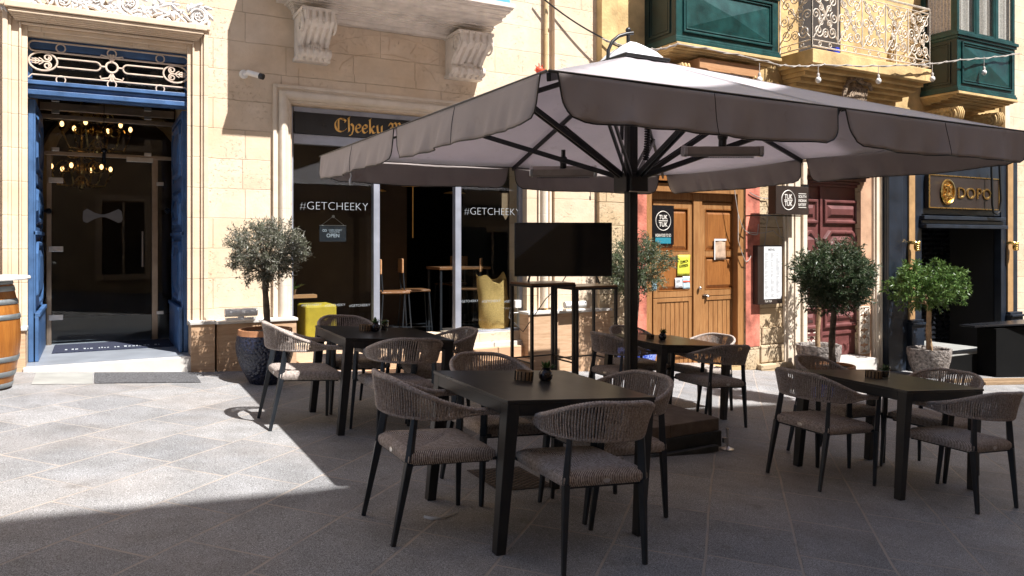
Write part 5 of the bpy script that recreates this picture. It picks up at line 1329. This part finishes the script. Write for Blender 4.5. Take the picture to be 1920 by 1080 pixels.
# papers on the door
def sheet(px0, px1, py0, py1, Y, mat, name, lb, cat, rot=0):
    x0, x1 = xx(px0, Y), xx(px1, Y); z0, z1 = zz((px0+px1)/2, py1, Y), zz((px0+px1)/2, py0, Y); t = thing(name, lb, cat, ((x0+x1)/2, Y, z0)); m = MB(); n = 6; vs = []
    for j in range(n+1):
        for i in range(n+1): vs.append((x0+(x1-x0)*i/n+rot*(j/n-.5), Y-.004*math.sin(i*1.3+j*.7)-.004, z0+(z1-z0)*j/n))
    m.raw(vs, [(j*(n+1)+i, j*(n+1)+i+1, (j+1)*(n+1)+i+1, (j+1)*(n+1)+i) for j in range(n) for i in range(n)]); m.build('sheet', mat, t, smooth=60, solid=.001); return t, x0, x1, z0, z1
pY = dY-.005
t, x0, x1, z0, z1 = sheet(1270, 1293, 478, 517, pY, M['yellowp'], 'yellow_flyer', 'yellow flyer with black handwriting taped to the left door leaf', 'flyer', .02)
m = MB(); m.text('LUNCH', (x0+x1)/2+.01, z1-.10, (x1-x0)*.62, pY-.010, .045, .001, .008, .14); m.text('EXPRESS', (x0+x1)/2, z1-.165, (x1-x0)*.70, pY-.010, .045, .001, .008, .14); m.build('lettering', M['signblk'], t)
def printlines(m, x0, x1, z0, z1, Y, n, seed, w0=.3):
    rnd = random.Random(seed)
    for i in range(n):
        z = z1-(z1-z0)*(i+.5)/n
        if rnd.random() < .15: continue
        m.box(x0, x0+(x1-x0)*rnd.uniform(w0, 1), Y-.0008, Y, z-.0022, z+.0022)
M['greyprint'] = plain('grey print', (.12, .13, .14), .6, 0, .1, 20)
t, x0, x1, z0, z1 = sheet(1265.5, 1279.5, 521, 540, pY, M['paper'], 'white_notice', 'small white notice low on the left door leaf', 'notice')
m = MB(); printlines(m, x0+.02, x1-.02, z0+.02, z1-.03, pY-.010, 6, 3); m.build('print', M['greyprint'], t)
t, x0, x1, z0, z1 = sheet(1280, 1293, 518, 542, pY, plain('pale blue sticker', (.45, .58, .64), .5, 0, .1, 10), 'blue_sticker', 'pale blue sticker with a red band low on the left door leaf', 'sticker')
m = MB(); m.box(x0, x1, pY-.0115, pY-.0095, (z0+z1)/2+.01, (z0+z1)/2+.03); m.build('red_band', M['red'], t)
sheet(1222, 1231, 526, 544, pY, plain('blue patterned sticker', (.25, .38, .45), .5, 0, .6, 60), 'small_sticker', 'small patterned sticker beside the olive tree at the left edge of the door', 'sticker')
t, x0, x1, z0, z1 = sheet(1339, 1360, 449, 487, pY, plain('cloudy plastic sleeve', (.50, .36, .26), .25, 0, .25, 10), 'plastic_sleeve', 'cloudy plastic document sleeve taped to the right door leaf', 'sleeve')
m = MB(); m.box(x0-.01, x1+.01, pY-.014, pY-.010, z1-.02, z1+.01); m.box(x0-.01, x0+.012, pY-.014, pY-.010, z0, z1-.021); m.build('tape', M['cord'], t)
# menu case
mY = YB-.11; x0, x1 = xx(1421, mY), xx(1467, mY); z0, z1 = zz(1445, 570, mY), zz(1445, 460, mY)
t = thing('menu_case', 'tall narrow wall mounted menu case with a white page', 'menu case', ((x0+x1)/2, YB, z0)); m = MB(); m.box(x0, x1, mY, YB-.001, z0, z1); m.build('case', M['brownsign'], t, bevel=.006)
m = MB(); xa = x0+(x1-x0)*.24; za = z0+(z1-z0)*.085; m.box(xa, x1-.02, mY-.004, mY-.0005, za, z1-.02); m.build('page', M['paper'], t)
m = MB(); m.text('MENU', (xa+x1)/2-.04, z1-.07, (x1-xa)*.36, mY-.0045, .04, .0008, .006); w_ = (x1-.04-xa)/3
for c in range(3): printlines(m, xa+.02+c*w_, xa+c*w_+w_*.82, za+.03, z1-.12, mY-.0045, 38, 20+c, .4)
m.build('print', M['greyprint'], t)
m = MB(); m.text('TUK TUK', xa+.10, z0+.045, .16, mY-.0015, .03, .0008, .004); m.build('lettering', M['ivory'], t)
# gold lettered sign
oY = fy2-.06; x0, x1 = xx(1741, oY), xx(1874, oY); z0, z1 = zz(1741, 390, oY), zz(1741, 326, oY)
t = thing('gold_lettered_sign', 'dark brown sign with gold border, oval emblem and the word DOPO', 'sign', ((x0+x1)/2, fy2, z0)); m = MB(); m.box(x0, x1, oY, fy2+.019, z0, z1); m.build('board', M['brownsign'], t, bevel=.004)
m = MB(); m.frame(x0, x1, z0, z1, .035, oY-.012, oY-.0005, .022); m.build('border', M['gold'], t, bevel=.003)
m = MB(); m.text('DOPO', x0+(x1-x0)*.625, z0+(z1-z0)*.49, (x1-x0)*.47, oY-.0005, .215, .02, -.006, 0, 1.12); m.build('lettering', M['gold'], t)
m = MB(); cx = x0+(x1-x0)*.245; cz = (z0+z1)/2+.0; m.ell((cx, oY-.002, cz), (.20, .02, .225), 28, 8)
m.tube([(cx+.20*math.cos(a), oY-.022, cz+.225*math.sin(a)) for a in [2*PI*i/32 for i in range(32)]], .022, 7, closed=True)
for sgx in (-1, 1):
    m.tube(to3([(cx+sgx*p[0], cz+p[1]) for p in spiral(.075, -.08, .07, .012, 1.2, 1.5, 20)], oY-.03), .014, 6); m.tube(to3([(cx+sgx*p[0], cz+p[1]) for p in spiral(.07, .09, .06, .012, 4.2, 1.3, 18, -1)], oY-.03), .013, 6)
m.tube([(cx-.04, oY-.035, cz+.10), (cx-.04, oY-.035, cz-.08)], .014, 6); m.tube([(cx-.04, oY-.035, cz+.10), (cx+.03, oY-.035, cz+.08), (cx+.05, oY-.035, cz+.01), (cx+.03, oY-.035, cz-.06), (cx-.04, oY-.035, cz-.08)], .013, 6)
m.build('emblem', M['gold'], t, smooth=50)
m = MB(); lx_ = x0+(x1-x0)*.80; m.tube([(lx_, oY-.10, z1+.35), (lx_, oY-.12, z0+.1), (lx_+.04, oY-.12, z0-.05), (lx_+.16, oY-.12, z0-.09), (lx_+.26, oY-.12, z0-.02), (lx_+.30, oY-.12, z0+.2), (lx_+.28, oY-.10, z1+.35)], .022, 6)
tag(rebase(m.build('cable_loop', M['black'], smooth=60), (lx_, oY, z0)), 'black cable loop dangling in front of the gold lettered sign', 'cable')
# OPEN sign behind the glass
oy = YA+.19; x0, x1 = xx(599, oy), xx(649, oy); z1 = zz(624, 423, oy); z0 = zz(624, 453, oy)
t = thing('open_sign', 'small black OPEN sign hanging from a suction hook inside the left shop window', 'sign', ((x0+x1)/2, oy, z0)); m = MB(); m.box(x0, x1, oy, oy+.006, z0, z1); m.build('board', plain('slate black board', (.012, .016, .022), .5, 0, .2, 8), t)
m = MB(); cx = (x0+x1)/2; m.text('OPEN', cx, z0+(z1-z0)*.38, (x1-x0)*.48, oy-.0005, None, .001, .012); m.text('CHEEKY MONKEY', cx+.03, z1-.055, (x1-x0)*.50, oy-.0005, .018, .001, .004); m.text('GASTROPUB', cx+.02, z1-.078, (x1-x0)*.38, oy-.0005, .015, .001, .004)
ring(m, cx-.115, z1-.062, .012, .003, oy, 12); ring(m, cx-.09, z1-.062, .012, .003, oy, 12); m.build('lettering', M['frost'], t)
m = MB(); hz = zz(624, 406, oy); m.tube([(x0+.02, oy, z1), (cx, oy, hz), (x1-.02, oy, z1)], .003, 5); m.tube([(x0, oy, z1), (x1, oy, z1)], .005, 5); m.lathe([(.0, 0), (.018, .0), (.006, .014), (0, .014)], (0, 0, 0), 12); k = 12*4
m.v[-k:] = [(cx+v[0], oy-.02+v[2], hz+v[1]) for v in m.v[-k:]]; m.build('hanger', M['chrome'], t)
m = MB(); x, z = P(948, 385, YA+.3); m.box(x-.06, x+.06, YA+.3, YA+.31, z-.12, z+.17); m.loft([[(x-.05, YA+.3, z-.12), (x+.05, YA+.3, z-.12), (x+.05, YA+.31, z-.12), (x-.05, YA+.31, z-.12)], [(x-.003, YA+.3, z-.20), (x+.003, YA+.3, z-.20), (x+.003, YA+.31, z-.20), (x-.003, YA+.31, z-.20)]])
tag(rebase(m.build('arrow_plaque', M['bin']), (x, YA+.3, z-.2)), 'small wooden arrow plaque pointing down behind the right shop window', 'plaque')
# ================================================================== wall fittings
x, z = P(460, 140, YA); t = thing('security_camera', 'white bullet security camera on the stone wall between the two fronts', 'camera', (x, YA, z)); m = MB()
m.lathe([(.0, 0), (.05, 0), (.05, .03), (.035, .045), (0, .045)], (0, 0, 0), 18); m.v = [(x+v[0]-.02, YA-v[2], z+v[1]) for v in m.v]; m.tube([(x-.02, YA-.04, z), (x+.03, YA-.08, z-.005)], .018, 8); m.build('mount', M['plastw'], t, smooth=40)
a, b_ = Vector((x+.01, YA-.085, z+.01)), Vector((x+.15, YA-.20, z-.045)); m = MB(); m.tube([a, b_], .032, 14); m.build('body', M['plastw'], t, smooth=40)
m = MB(); d = (b_-a).normalized(); m.tube([b_-d*.035, b_+d*.012], .0335, 14); m.build('lens_hood', M['black'], t, smooth=40)
for px, py, Y, lb in ((452, 586, 8.72, 'white cylinder uplighter on the plinth beside the olive tree'), (1078, 569, 8.66, 'white cylinder uplighter on the plinth under the television')):
    x, z = P(px, py, Y); z = zt if px < 800 else zt2; t = thing('wall_light', lb, 'wall light', (x, Y, z), 'cylinder uplighters on the plinths')
    m = MB(); wl = .17; m.tube([(x-wl, Y, z+.085), (x-.015, Y, z+.085)], .046, 16); m.tube([(x+.015, Y, z+.085), (x+wl, Y, z+.085)], .046, 16); m.tube([(x-.016, Y, z+.085), (x+.016, Y, z+.085)], .042, 16); m.build('cylinder', M['plastw'], t, smooth=40)
    m = MB(); m.box(x-.03, x+.03, Y-.02, Y+.05, z, z+.05); m.box(x-.16, x+.16, Y-.03, Y+.06, z+.0, z+.028); m.build('bracket', M['terra'] if False else M['plastw'], t, bevel=.004)
m = MB(); x, z = P(972, 570, YA-.1); m.box(x-.045, x+.045, YA-.10, YA-.03, z-.05, z+.05); m.tube([(x, YA-.06, z-.05), (x+.02, YA-.06, z-.12), (x-.1, YA-.05, z-.12)], .008, 6)
tag(rebase(m.build('socket_box', M['plastw'], bevel=.006), (x, YA-.06, z-.05)), 'white outdoor socket box by the right jamb of the bar window', 'socket')
x, z = P(1011, 131, YA-.2); m = MB(); m.ell((x, YA-.2, z), (.055, .055, .052), 14, 10)
for k in range(8): a_ = k*PI/4; m.tube([(x+.05*math.cos(a_), YA-.2+.0, z+.05*math.sin(a_)), (x+.085*math.cos(a_+.2), YA-.2-.02, z+.085*math.sin(a_+.2))], .007, 4)
tag(rebase(m.build('red_lantern', M['red'], smooth=60), (x, YA-.2, z-.05)), 'small red ball lantern on the wall above the parasol corner', 'lantern')
# air-conditioner cover
cY = GY+.06; x0, x1 = xx(1312, cY), xx(1426, cY); z1 = zz(1320, 109, cY); z0 = z1-.46
t = thing('slatted_crate_cover', 'pale orange wooden cover with long slots under the green closed balcony', 'air conditioner cover', ((x0+x1)/2, cY, z0)); m = MB()
hh = (z1-z0); zz_ = [z0, z0+hh*.16, z0+hh*.27, z0+hh*.50, z0+hh*.64, z1]
m.box(x0, x1, cY, cY+.02, zz_[0], zz_[1]); m.box(x0, x1, cY, cY+.02, zz_[2], zz_[3]); m.box(x0, x1, cY, cY+.02, zz_[4], zz_[5]); m.box(x0, x0+.12, cY, cY+.02, zz_[1], zz_[2]); m.box(x0, x0+.12, cY, cY+.02, zz_[3], zz_[4]); m.box(x1-.14, x1, cY, cY+.02, zz_[1], zz_[2]); m.box(x1-.14, x1, cY, cY+.02, zz_[3], zz_[4])
m.box(x0, x0+.02, cY+.02, YB-.01, z0, z1); m.box(x1-.02, x1, cY+.02, YB-.01, z0, z1); m.build('cover', M['crate'], t, bevel=.004)
m = MB(); m.box(x0+.05, x1-.05, cY+.06, YB-.02, z0+.02, z1-.03); m.build('unit', M['plastw'], t)
# wires and bulbs
def catenary(a, b_, sag, n=16): return [Vector(a).lerp(Vector(b_), i/n)+Vector((0, 0, -sag*4*(i/n)*(1-i/n))) for i in range(n+1)]
sl0 = []
wy = YB-.80
def wp(px, py, Y=None): Y = wy if Y is None else Y; x, z = P(px, py, Y); return (x, Y, z)
path = catenary(wp(1128, 72, YB-.1), wp(1215, 92, YB-.55), .03)+catenary(wp(1215, 92, YB-.55), wp(1270, 82), .03)+catenary(wp(1270, 82), wp(1462, 122), -.02)+catenary(wp(1462, 122), wp(1545, 121), .02)+catenary(wp(1545, 121), wp(1700, 122), .02)+catenary(wp(1700, 122), wp(1800, 112), .02)+catenary(wp(1800, 112), wp(1912, 100), .02)
t = thing('string_lights', 'cable with hanging clear bulbs strung under the balconies of the townhouse', 'string lights', path[0]); m = MB(); m.tube(path, .010, 5)
m.tube([p+Vector((0, .02*math.sin(i*1.3), .018*math.cos(i*1.3))) for i, p in enumerate(path)], .007, 5); m.build('cable', M['cable'], t, smooth=60)
for px, py0, py1 in ((1534, 121, 150), (1647, 122, 152), (1748, 117, 148), (1845, 106, 136), (1424, 118, 150)):
    a = Vector(wp(px, py0)); z = zz(px, py1, wy); m = MB(); m.tube([a, (a.x, wy, z+.10)], .006, 5); m.lathe([(.022, .04), (.024, .09), (.012, .11)], (a.x, wy, z), 10); s_ = m.build('socket', M['cable'], t, smooth=40)
    m = MB(); m.ell((a.x, wy, z), (.045, .045, .052), 12, 8); m.build('bulb', M['plastw'], s_, smooth=60)
m = MB(); m.tube(catenary((xx(1010, YA-.1), YA-.1, zz(1010, -10, YA-.1)), wp(1128, 70, YB-.1), .04)+catenary(wp(1128, 70, YB-.1), wp(1212, 96, YB-.2), .06), .012, 5)
tag(rebase(m.build('overhead_wire', M['char'], smooth=60), (xx(1010, YA-.1), YA-.1, 3.9)), 'thin dark wire crossing the lit wall towards the green balcony', 'wire')
m = MB()
for pts in ([(1376, 345), (1384, 400), (1395, 430), (1420, 440), (1422, 420)], [(1384, 400), (1384, 450), (1398, 490), (1408, 480)], [(1405, 360), (1440, 372), (1455, 410), (1470, 455)], [(1452, 350), (1440, 400), (1432, 470)], [(1405, 435), (1450, 432), (1470, 445), (1476, 480), (1500, 520)]):
    q = [Vector(wp(a, b_, YB-.03)) for a, b_ in pts]; cc = []
    for i in range(len(q)-1): cc += catenary(q[i], q[i+1], .03, 6)
    m.tube(cc, .007, 5)
tag(rebase(m.build('loose_cables', M['cable'], smooth=60), (9.6, YB-.03, .8)), 'tangle of loose cables pinned between the wooden door and the menu case', 'cables')
# ================================================================== inside the doorway
def chandelier(c, R_, n, zoff, lb, lamps):
    t = thing('chandelier', lb, 'chandelier', c, 'lit chandeliers in the hall'); m = MB(); c = Vector(c)
    m.tube([c+Vector((0, 0, 1.2)), c+Vector((0, 0, -.1))], .02, 8); m.ell(c+Vector((0, 0, .1)), (.07, .07, .12), 10, 8); m.ell(c+Vector((0, 0, -.15)), (.05, .05, .08), 10, 8)
    for k in range(n):
        a = 2*PI*k/n+.2; d = Vector((math.cos(a), math.sin(a), 0))
        m.tube([c+d*.03, c+d*R_*.35+Vector((0, 0, -.16)), c+d*R_*.8+Vector((0, 0, -.14)), c+d*R_+Vector((0, 0, zoff-.05))], .014, 6)
        m.tube([c+d*p[0]+Vector((0, 0, p[1])) for p in spiral(R_*.55, .12, .12, .02, 0, 1.3, 14)], .010, 5); m.tube([c+d*p[0]+Vector((0, 0, p[1])) for p in spiral(R_*.35, .34, .10, .02, 2, 1.3, 14)], .008, 5)
        m.lathe([(.015, -.05), (.04, -.02), (.035, 0)], c+d*R_+Vector((0, 0, zoff)), 8)
    m.build('arms', M['gold'], t, smooth=50)
    m = MB(); 
    for k in range(n):
        a = 2*PI*k/n+.2; m.ell(c+Vector((math.cos(a)*R_, math.sin(a)*R_, zoff+.045)), (.026, .026, .04), 8, 6)
    m.build('bulbs', M['bulb'], t)
chandelier((xx(182, 12.4), 12.4, zz(182, 262, 12.4)), .44, 6, .14, 'large lit chandelier seen through the upper glass of the doorway', 8)
chandelier((xx(153, 13.3), 13.3, zz(153, 330, 13.3)), .40, 6, .08, 'smaller lit chandelier lower down, behind the glass door bar', 7)
m = MB(); x, z = P(195, 290, 10.4); m.tube([(x, 10.4, z+.03), (x, 10.4, z-.11)], .02, 8); m.ell((x, 10.4, z+.05), (.035, .03, .03), 8, 6); m.tube([(x, 10.4, z+.06), (x, 10.4, 3.6)], .004, 4)
tag(rebase(m.build('hanging_lamp_bulb', M['blackgloss'], smooth=40), (x, 10.4, z)), 'single dark tubular bulb hanging in front of the glass door', 'pendant bulb')
m = MB(); mx0, mx1 = xx(92, 10.3)+.05, DX1-.10; m.box(mx0, mx1, 9.72, 10.45, fl+.001, fl+.016)
t = thing('entrance_mat', 'navy mat with pale lettering on the step in front of the glass door', 'mat', ((mx0+mx1)/2, 10, fl)); m.build('mat', M['navymat'], t, bevel=.004)
m = MB(); rnd = random.Random(12); xq = mx0+.12
while xq < mx1-.1:
    lw_ = rnd.uniform(.012, .035)
    if rnd.random() > .16: m.box(xq, xq+lw_, 9.87, 9.87+rnd.uniform(.05, .10), fl+.0165, fl+.0175)
    xq += lw_+.014
m.build('worn_lettering', M['frost'], t)
m = MB(); m.text('', 0, 0, 1, 0) if False else None
def gbox(name, x0, x1, y0, y1, h, mat, lb, cat):
    m = MB(); vs = []
    for z in (.002, h):
        for y in (y0, y1):
            for x in (x0, x1): vs.append((x, y, G(x, y)+z))
    m.raw(vs, [(0, 2, 3, 1), (4, 5, 7, 6), (0, 1, 5, 4), (2, 6, 7, 3), (0, 4, 6, 2), (1, 3, 7, 5)]); o = m.build(name, mat, bevel=.003); cx, cy = (x0+x1)/2, (y0+y1)/2; tag(rebase(o, (cx, cy, G(cx, cy))), lb, cat)
gbox('door_mat', .0, .93, 8.12, 8.72, .012, M['mat'], 'grey fibre doormat on the paving below the doorway step', 'doormat')
gbox('slate_plate', -.50, -.015, 8.10, 8.74, .007, M['slate'], 'grey slate plate set beside the doormat', 'stone plate')
# drain grate under the front table
t = thing('drain_cover', 'dark woven pattern drain cover in the paving under the front centre table', 'drain cover', (2.35, 4.25, G(2.35, 4.25))); m = MB()
gx0_, gx1_, gy0_, gy1_ = 2.20, 2.60, 4.15, 4.62
def gq(m, x0, x1, y0, y1, z0, z1):
    vs = [(x, y, G(x, y)+z) for z in (z0, z1) for y in (y0, y1) for x in (x0, x1)]; m.raw(vs, [(0, 2, 3, 1), (4, 5, 7, 6), (0, 1, 5, 4), (2, 6, 7, 3), (0, 4, 6, 2), (1, 3, 7, 5)])
gq(m, gx0_, gx1_, gy0_, gy1_, .002, .005); m.build('plate', M['vent'], t); m = MB()
for i in range(12):
    for j in range(12):
        x = gx0_+.015+i*.0315; y = gy0_+.02+j*.0375+(.018 if i % 2 else 0); 
        if y < gy1_-.03: gq(m, x, x+.022, y, y+.012, .005, .009)
m.build('studs', M['slab'], t)
# barrel with board
bx_, by_ = -.90, 7.98; t = thing('wine_barrel', 'oak wine barrel with grey metal hoops at the left edge', 'barrel', (bx_, by_, G(bx_, by_))); g_ = G(bx_, by_); m = MB()
def br_(s): return .245+.085*math.sin(PI*(.06+.88*s))
BH = .93
m.lathe([(br_(i/16), BH*i/16) for i in range(17)], (bx_, by_, g_), 40); m.build('staves', M['barrelw'], t, smooth=40)
for s in (.02, .13, .27, .66, .80, .92, .985):
    m = MB(); wd = .024; m.lathe([(br_(max(0, s-wd))+.004, BH*max(0, s-wd)), (br_(s)+.006, BH*s), (br_(min(1, s+wd))+.004, BH*min(1, s+wd))], (bx_, by_, g_), 40, False); m.build('hoop', M['zinc'], t, smooth=40, solid=.003)
m = MB(); m.lathe([(.40, 0), (.405, .012), (.40, .028)], (bx_, by_, g_+BH+.002), 48); m.build('table_disc', M['plastw'], t, smooth=30)
# inside the bar
def stool(x, y, rz, lb, z=-.02):
    t = thing('bar_stool', lb, 'bar stool', (0, 0, 0), 'bar stools inside the open bar front'); m = MB(); m.box(-.19, .19, -.19, .19, .74, .77); m.build('seat', M['barwood'], t, bevel=.01)
    m = MB(); m.box(-.21, -.185, -.18, .18, 1.00, 1.20); m.build('backrest', M['crate'], t, bevel=.01)
    m = MB()
    for a in (-1, 1):
        for b_ in (-1, 1): m.tube([(a*.17, b_*.17, .74), (a*.22, b_*.21, 0)], .011, 6)
        m.tube([(-.17, a*.15, .74), (-.2, a*.14, 1.18)], .011, 6)
    m.box(-.2, .2, -.2, -.19, .25, .265); m.box(-.2, .2, .19, .2, .25, .265); m.build('frame', M['char'], t, smooth=40)
    place(t, x, y, rz, False, z)
stool(3.55, 9.75, -.2, 'bar stool with a small wooden back left of the doorway table'); stool(3.95, 10.0, -.2, 'bar stool pulled up to the inside table in the open doorway')
t = thing('inside_table', 'high wooden table just inside the open bar front', 'high table', (4.5, 10, 0)); m = MB(); m.box(4.2, 5.0, 9.7, 10.2, 1.02, 1.06); m.build('tabletop', M['barwood'], t, bevel=.004)
for a in (4.23, 4.96):
    for b_ in (9.73, 10.16): m = MB(); m.box(a-.015, a+.015, b_-.015, b_+.015, -.02, 1.02); m.build('leg', M['char'], t)
x0, x1 = xx(572, 9.5), xx(632, 9.5); z1 = zz(600, 572, 9.5)
m = MB(); m.box(x0, x1, 9.5, 9.95, -.02, z1); tag(rebase(m.build('yellow_pouf', M['ycube'], bevel=.03), ((x0+x1)/2, 9.7, -.02)), 'yellow fabric cube behind the left shop window', 'pouf')
m = MB(); m.box(SX0+.02, xx(605, 9.7), 9.98, 10.2, zz(570, 560, 9.9), zz(570, 554, 9.9)); m.box(SX0+.03, SX0+.07, 10, 10.18, -.02, zz(570, 560, 9.9)-.001); tag(rebase(m.build('window_shelf', M['crate']), (2.1, 10.1, -.02)), 'narrow wooden ledge above the yellow cube inside the window', 'shelf')
m = MB(); x, z = P(928, 570, 9.42); R_ = Matrix.Rotation(.12, 3, 'Y'); n = 28; rings = []; rnd = random.Random(2)
H0, H1 = zz(930, 617, 9.42), zz(920, 522, 9.42)
for i in range(19):
    s = i/18; wv = .215*(1+.10*math.sin(s*3.0)+.05*math.sin(s*7)); zr = H0+(H1-H0)*s; ring_ = []
    for k in range(n):
        a = 2*PI*k/n; rr = wv*(1+.05*math.sin(3*a+s*5)+.03*math.sin(5*a-s*9)); zt3 = (.06*math.sin(2*a+1)+.03*math.sin(5*a))*smoothstep(.75, 1, s)
        ring_.append((x+rr*math.cos(a)+.05*(1-s)-.02, 9.48+rr*.62*math.sin(a), zr+zt3))
    rings.append(ring_)
for q in (.86, .80): rings.append([(x+(p[0]-x)*q, 9.48+(p[1]-9.48)*q, p[2]-.05*(1-q)*6) for p in rings[18]])
m.loft(rings); tag(rebase(m.build('burlap_sack', M['burlap'], smooth=60), (x, 9.48, H0)), 'full burlap sack standing in the right shop window', 'sack')
gz = H0; m = MB(); m.box(m2b+.02, SX1, 9.22, 9.9, gz-.05, gz-.002); m.build('window_plinth', M['dark'], A)
for px, py, r, Y, ln, lb in ((774, 348, .17, 10.2, .8, 'large brass disc lamp hanging inside the open doorway'), (711, 358, .10, 10.6, .8, 'small brass disc lamp left inside the open doorway'), (852, 362, .17, 10.8, .9, 'thin brass disc lamp behind the right mullion')):
    x, z = P(px, py, Y); t = thing('pendant_lamp', lb, 'pendant lamp', (x, Y, z), 'brass disc lamps inside the bar'); m = MB(); m.lathe([(.02, .03), (r*.6, .02), (r, 0), (r, -.006), (.02, .0)], (x, Y, z), 24); m.build('shade', M['goldp'], t, smooth=40)
    m = MB(); m.tube([(x, Y, z), (x, Y, 3.28)], .005, 5); m.tube([(x, Y, z), (x, Y, z-.75)], .010, 6); m.build('stem', M['goldp'], t)
# bench and boards at the right edge
bY_ = 8.0; x0 = xx(1828, bY_); z1 = zz(1828, 611, bY_); t = thing('black_counter', 'long black outdoor counter at the right edge before the shop front', 'counter', (x0, bY_, G(x0, bY_))); m = MB()
m.loft([[(x0, 8.0, z1-.03), (x0, 8.28, z1-.03), (x0, 8.28, z1), (x0, 8.0, z1)], [(x0+4.5, 7.3, z1-.06), (x0+4.5, 8.28, z1-.06), (x0+4.5, 8.28, z1-.03), (x0+4.5, 7.3, z1-.03)]]); m.build('top', M['blackgloss'], t, bevel=.004)
m = MB(); m.box(x0+.5, x0+4.3, 7.9, 8.25, -2.2, z1-.07); m.build('body', M['pitch'], t, bevel=.01)
for i, (a, b_, yy) in enumerate(((12.4, 14.9, 7.42), (12.9, 15.2, 7.18))):
    gbox('wooden_plank', a, b_, yy, yy+.14, .05, M['bin'], ['worn wooden plank on the paving nearer the black counter', 'worn wooden plank on the paving, nearer the viewer of the two'][i], 'plank')

m = MB(); q = [(1.570, 3.84), (1.60, 3.80), (1.66, 3.79), (1.74, 3.83), (1.78, 3.86)]
m.tube([(x, y, G(x, y)+.006) for x, y in q], [.008, .010, .006, .004, .003], 5, flat=.5)
tag(rebase(m.build('litter_strip', M['paper'], smooth=50), (1.57, 3.84, G(1.57, 3.84))), 'thin pale scrap of litter on the paving left of the front table', 'litter')

# faint furnishing deeper inside the bar
m = MB()
for i in range(12): m.box(SX0-.3, SX0+1.0, 11.6, 11.62+.006*(i % 2), .15+i*.19, .33+i*.19)
tag(rebase(m.build('plank_screen', M['brown2']), (SX0+.3, 11.6, -.02)), 'dim horizontal plank screen deep behind the left shop window', 'wooden screen')
x, z = 2.28, zz(570, 554, 9.9)
t = thing('indoor_plant', 'small dim plant on the wooden ledge inside the left shop window', 'potted plant', (x, 10.09, z)); m = MB(); m.lathe([(.03, 0), (.045, .07), (.04, .07), (.03, .06)], (x, 10.09, z+.001), 14); m.build('pot', M['bin'], t, smooth=40)
m = MB(); rnd = random.Random(6)
for k in range(26):
    a = rnd.uniform(0, 6.28); e = rnd.uniform(.2, 1.4); l = rnd.uniform(.10, .22); d = Vector((math.cos(a)*math.cos(e), math.sin(a)*math.cos(e), math.sin(e))); s = d.cross(Vector((0, 0, 1))).normalized()*.012; p = Vector((x, 10.09, z+.06)); m.raw([p, p+d*l*.6+s, p+d*l+Vector((0, 0, -.04)), p+d*l*.6-s], [(0, 1, 2), (0, 2, 3)])
m.build('leaves', M['ficus'], t)
for i, (sx_, sy_) in enumerate(((4.75, 9.95), (5.05, 11.2))):
    stool(sx_, sy_, 2.6+i, ['bar stool right of the inside table, behind the burlap sack', 'bar stool deepest in the dark bar room'][i])
for i in range(3):
    x = SX1-.6-.55*i; m = MB(); m.frame(x-.16, x+.16, 1.5, 1.95, .02, 13.70, 13.74); m.box(x-.14, x+.14, 13.73, 13.75, 1.52, 1.93)
    tag(rebase(m.build('picture_frame', M['crate']), (x, 13.72, 1.5)), ['right hand', 'middle', 'left hand'][i]+' dim wooden picture panel on the back wall of the bar', 'picture', 'picture panels on the bar back wall')
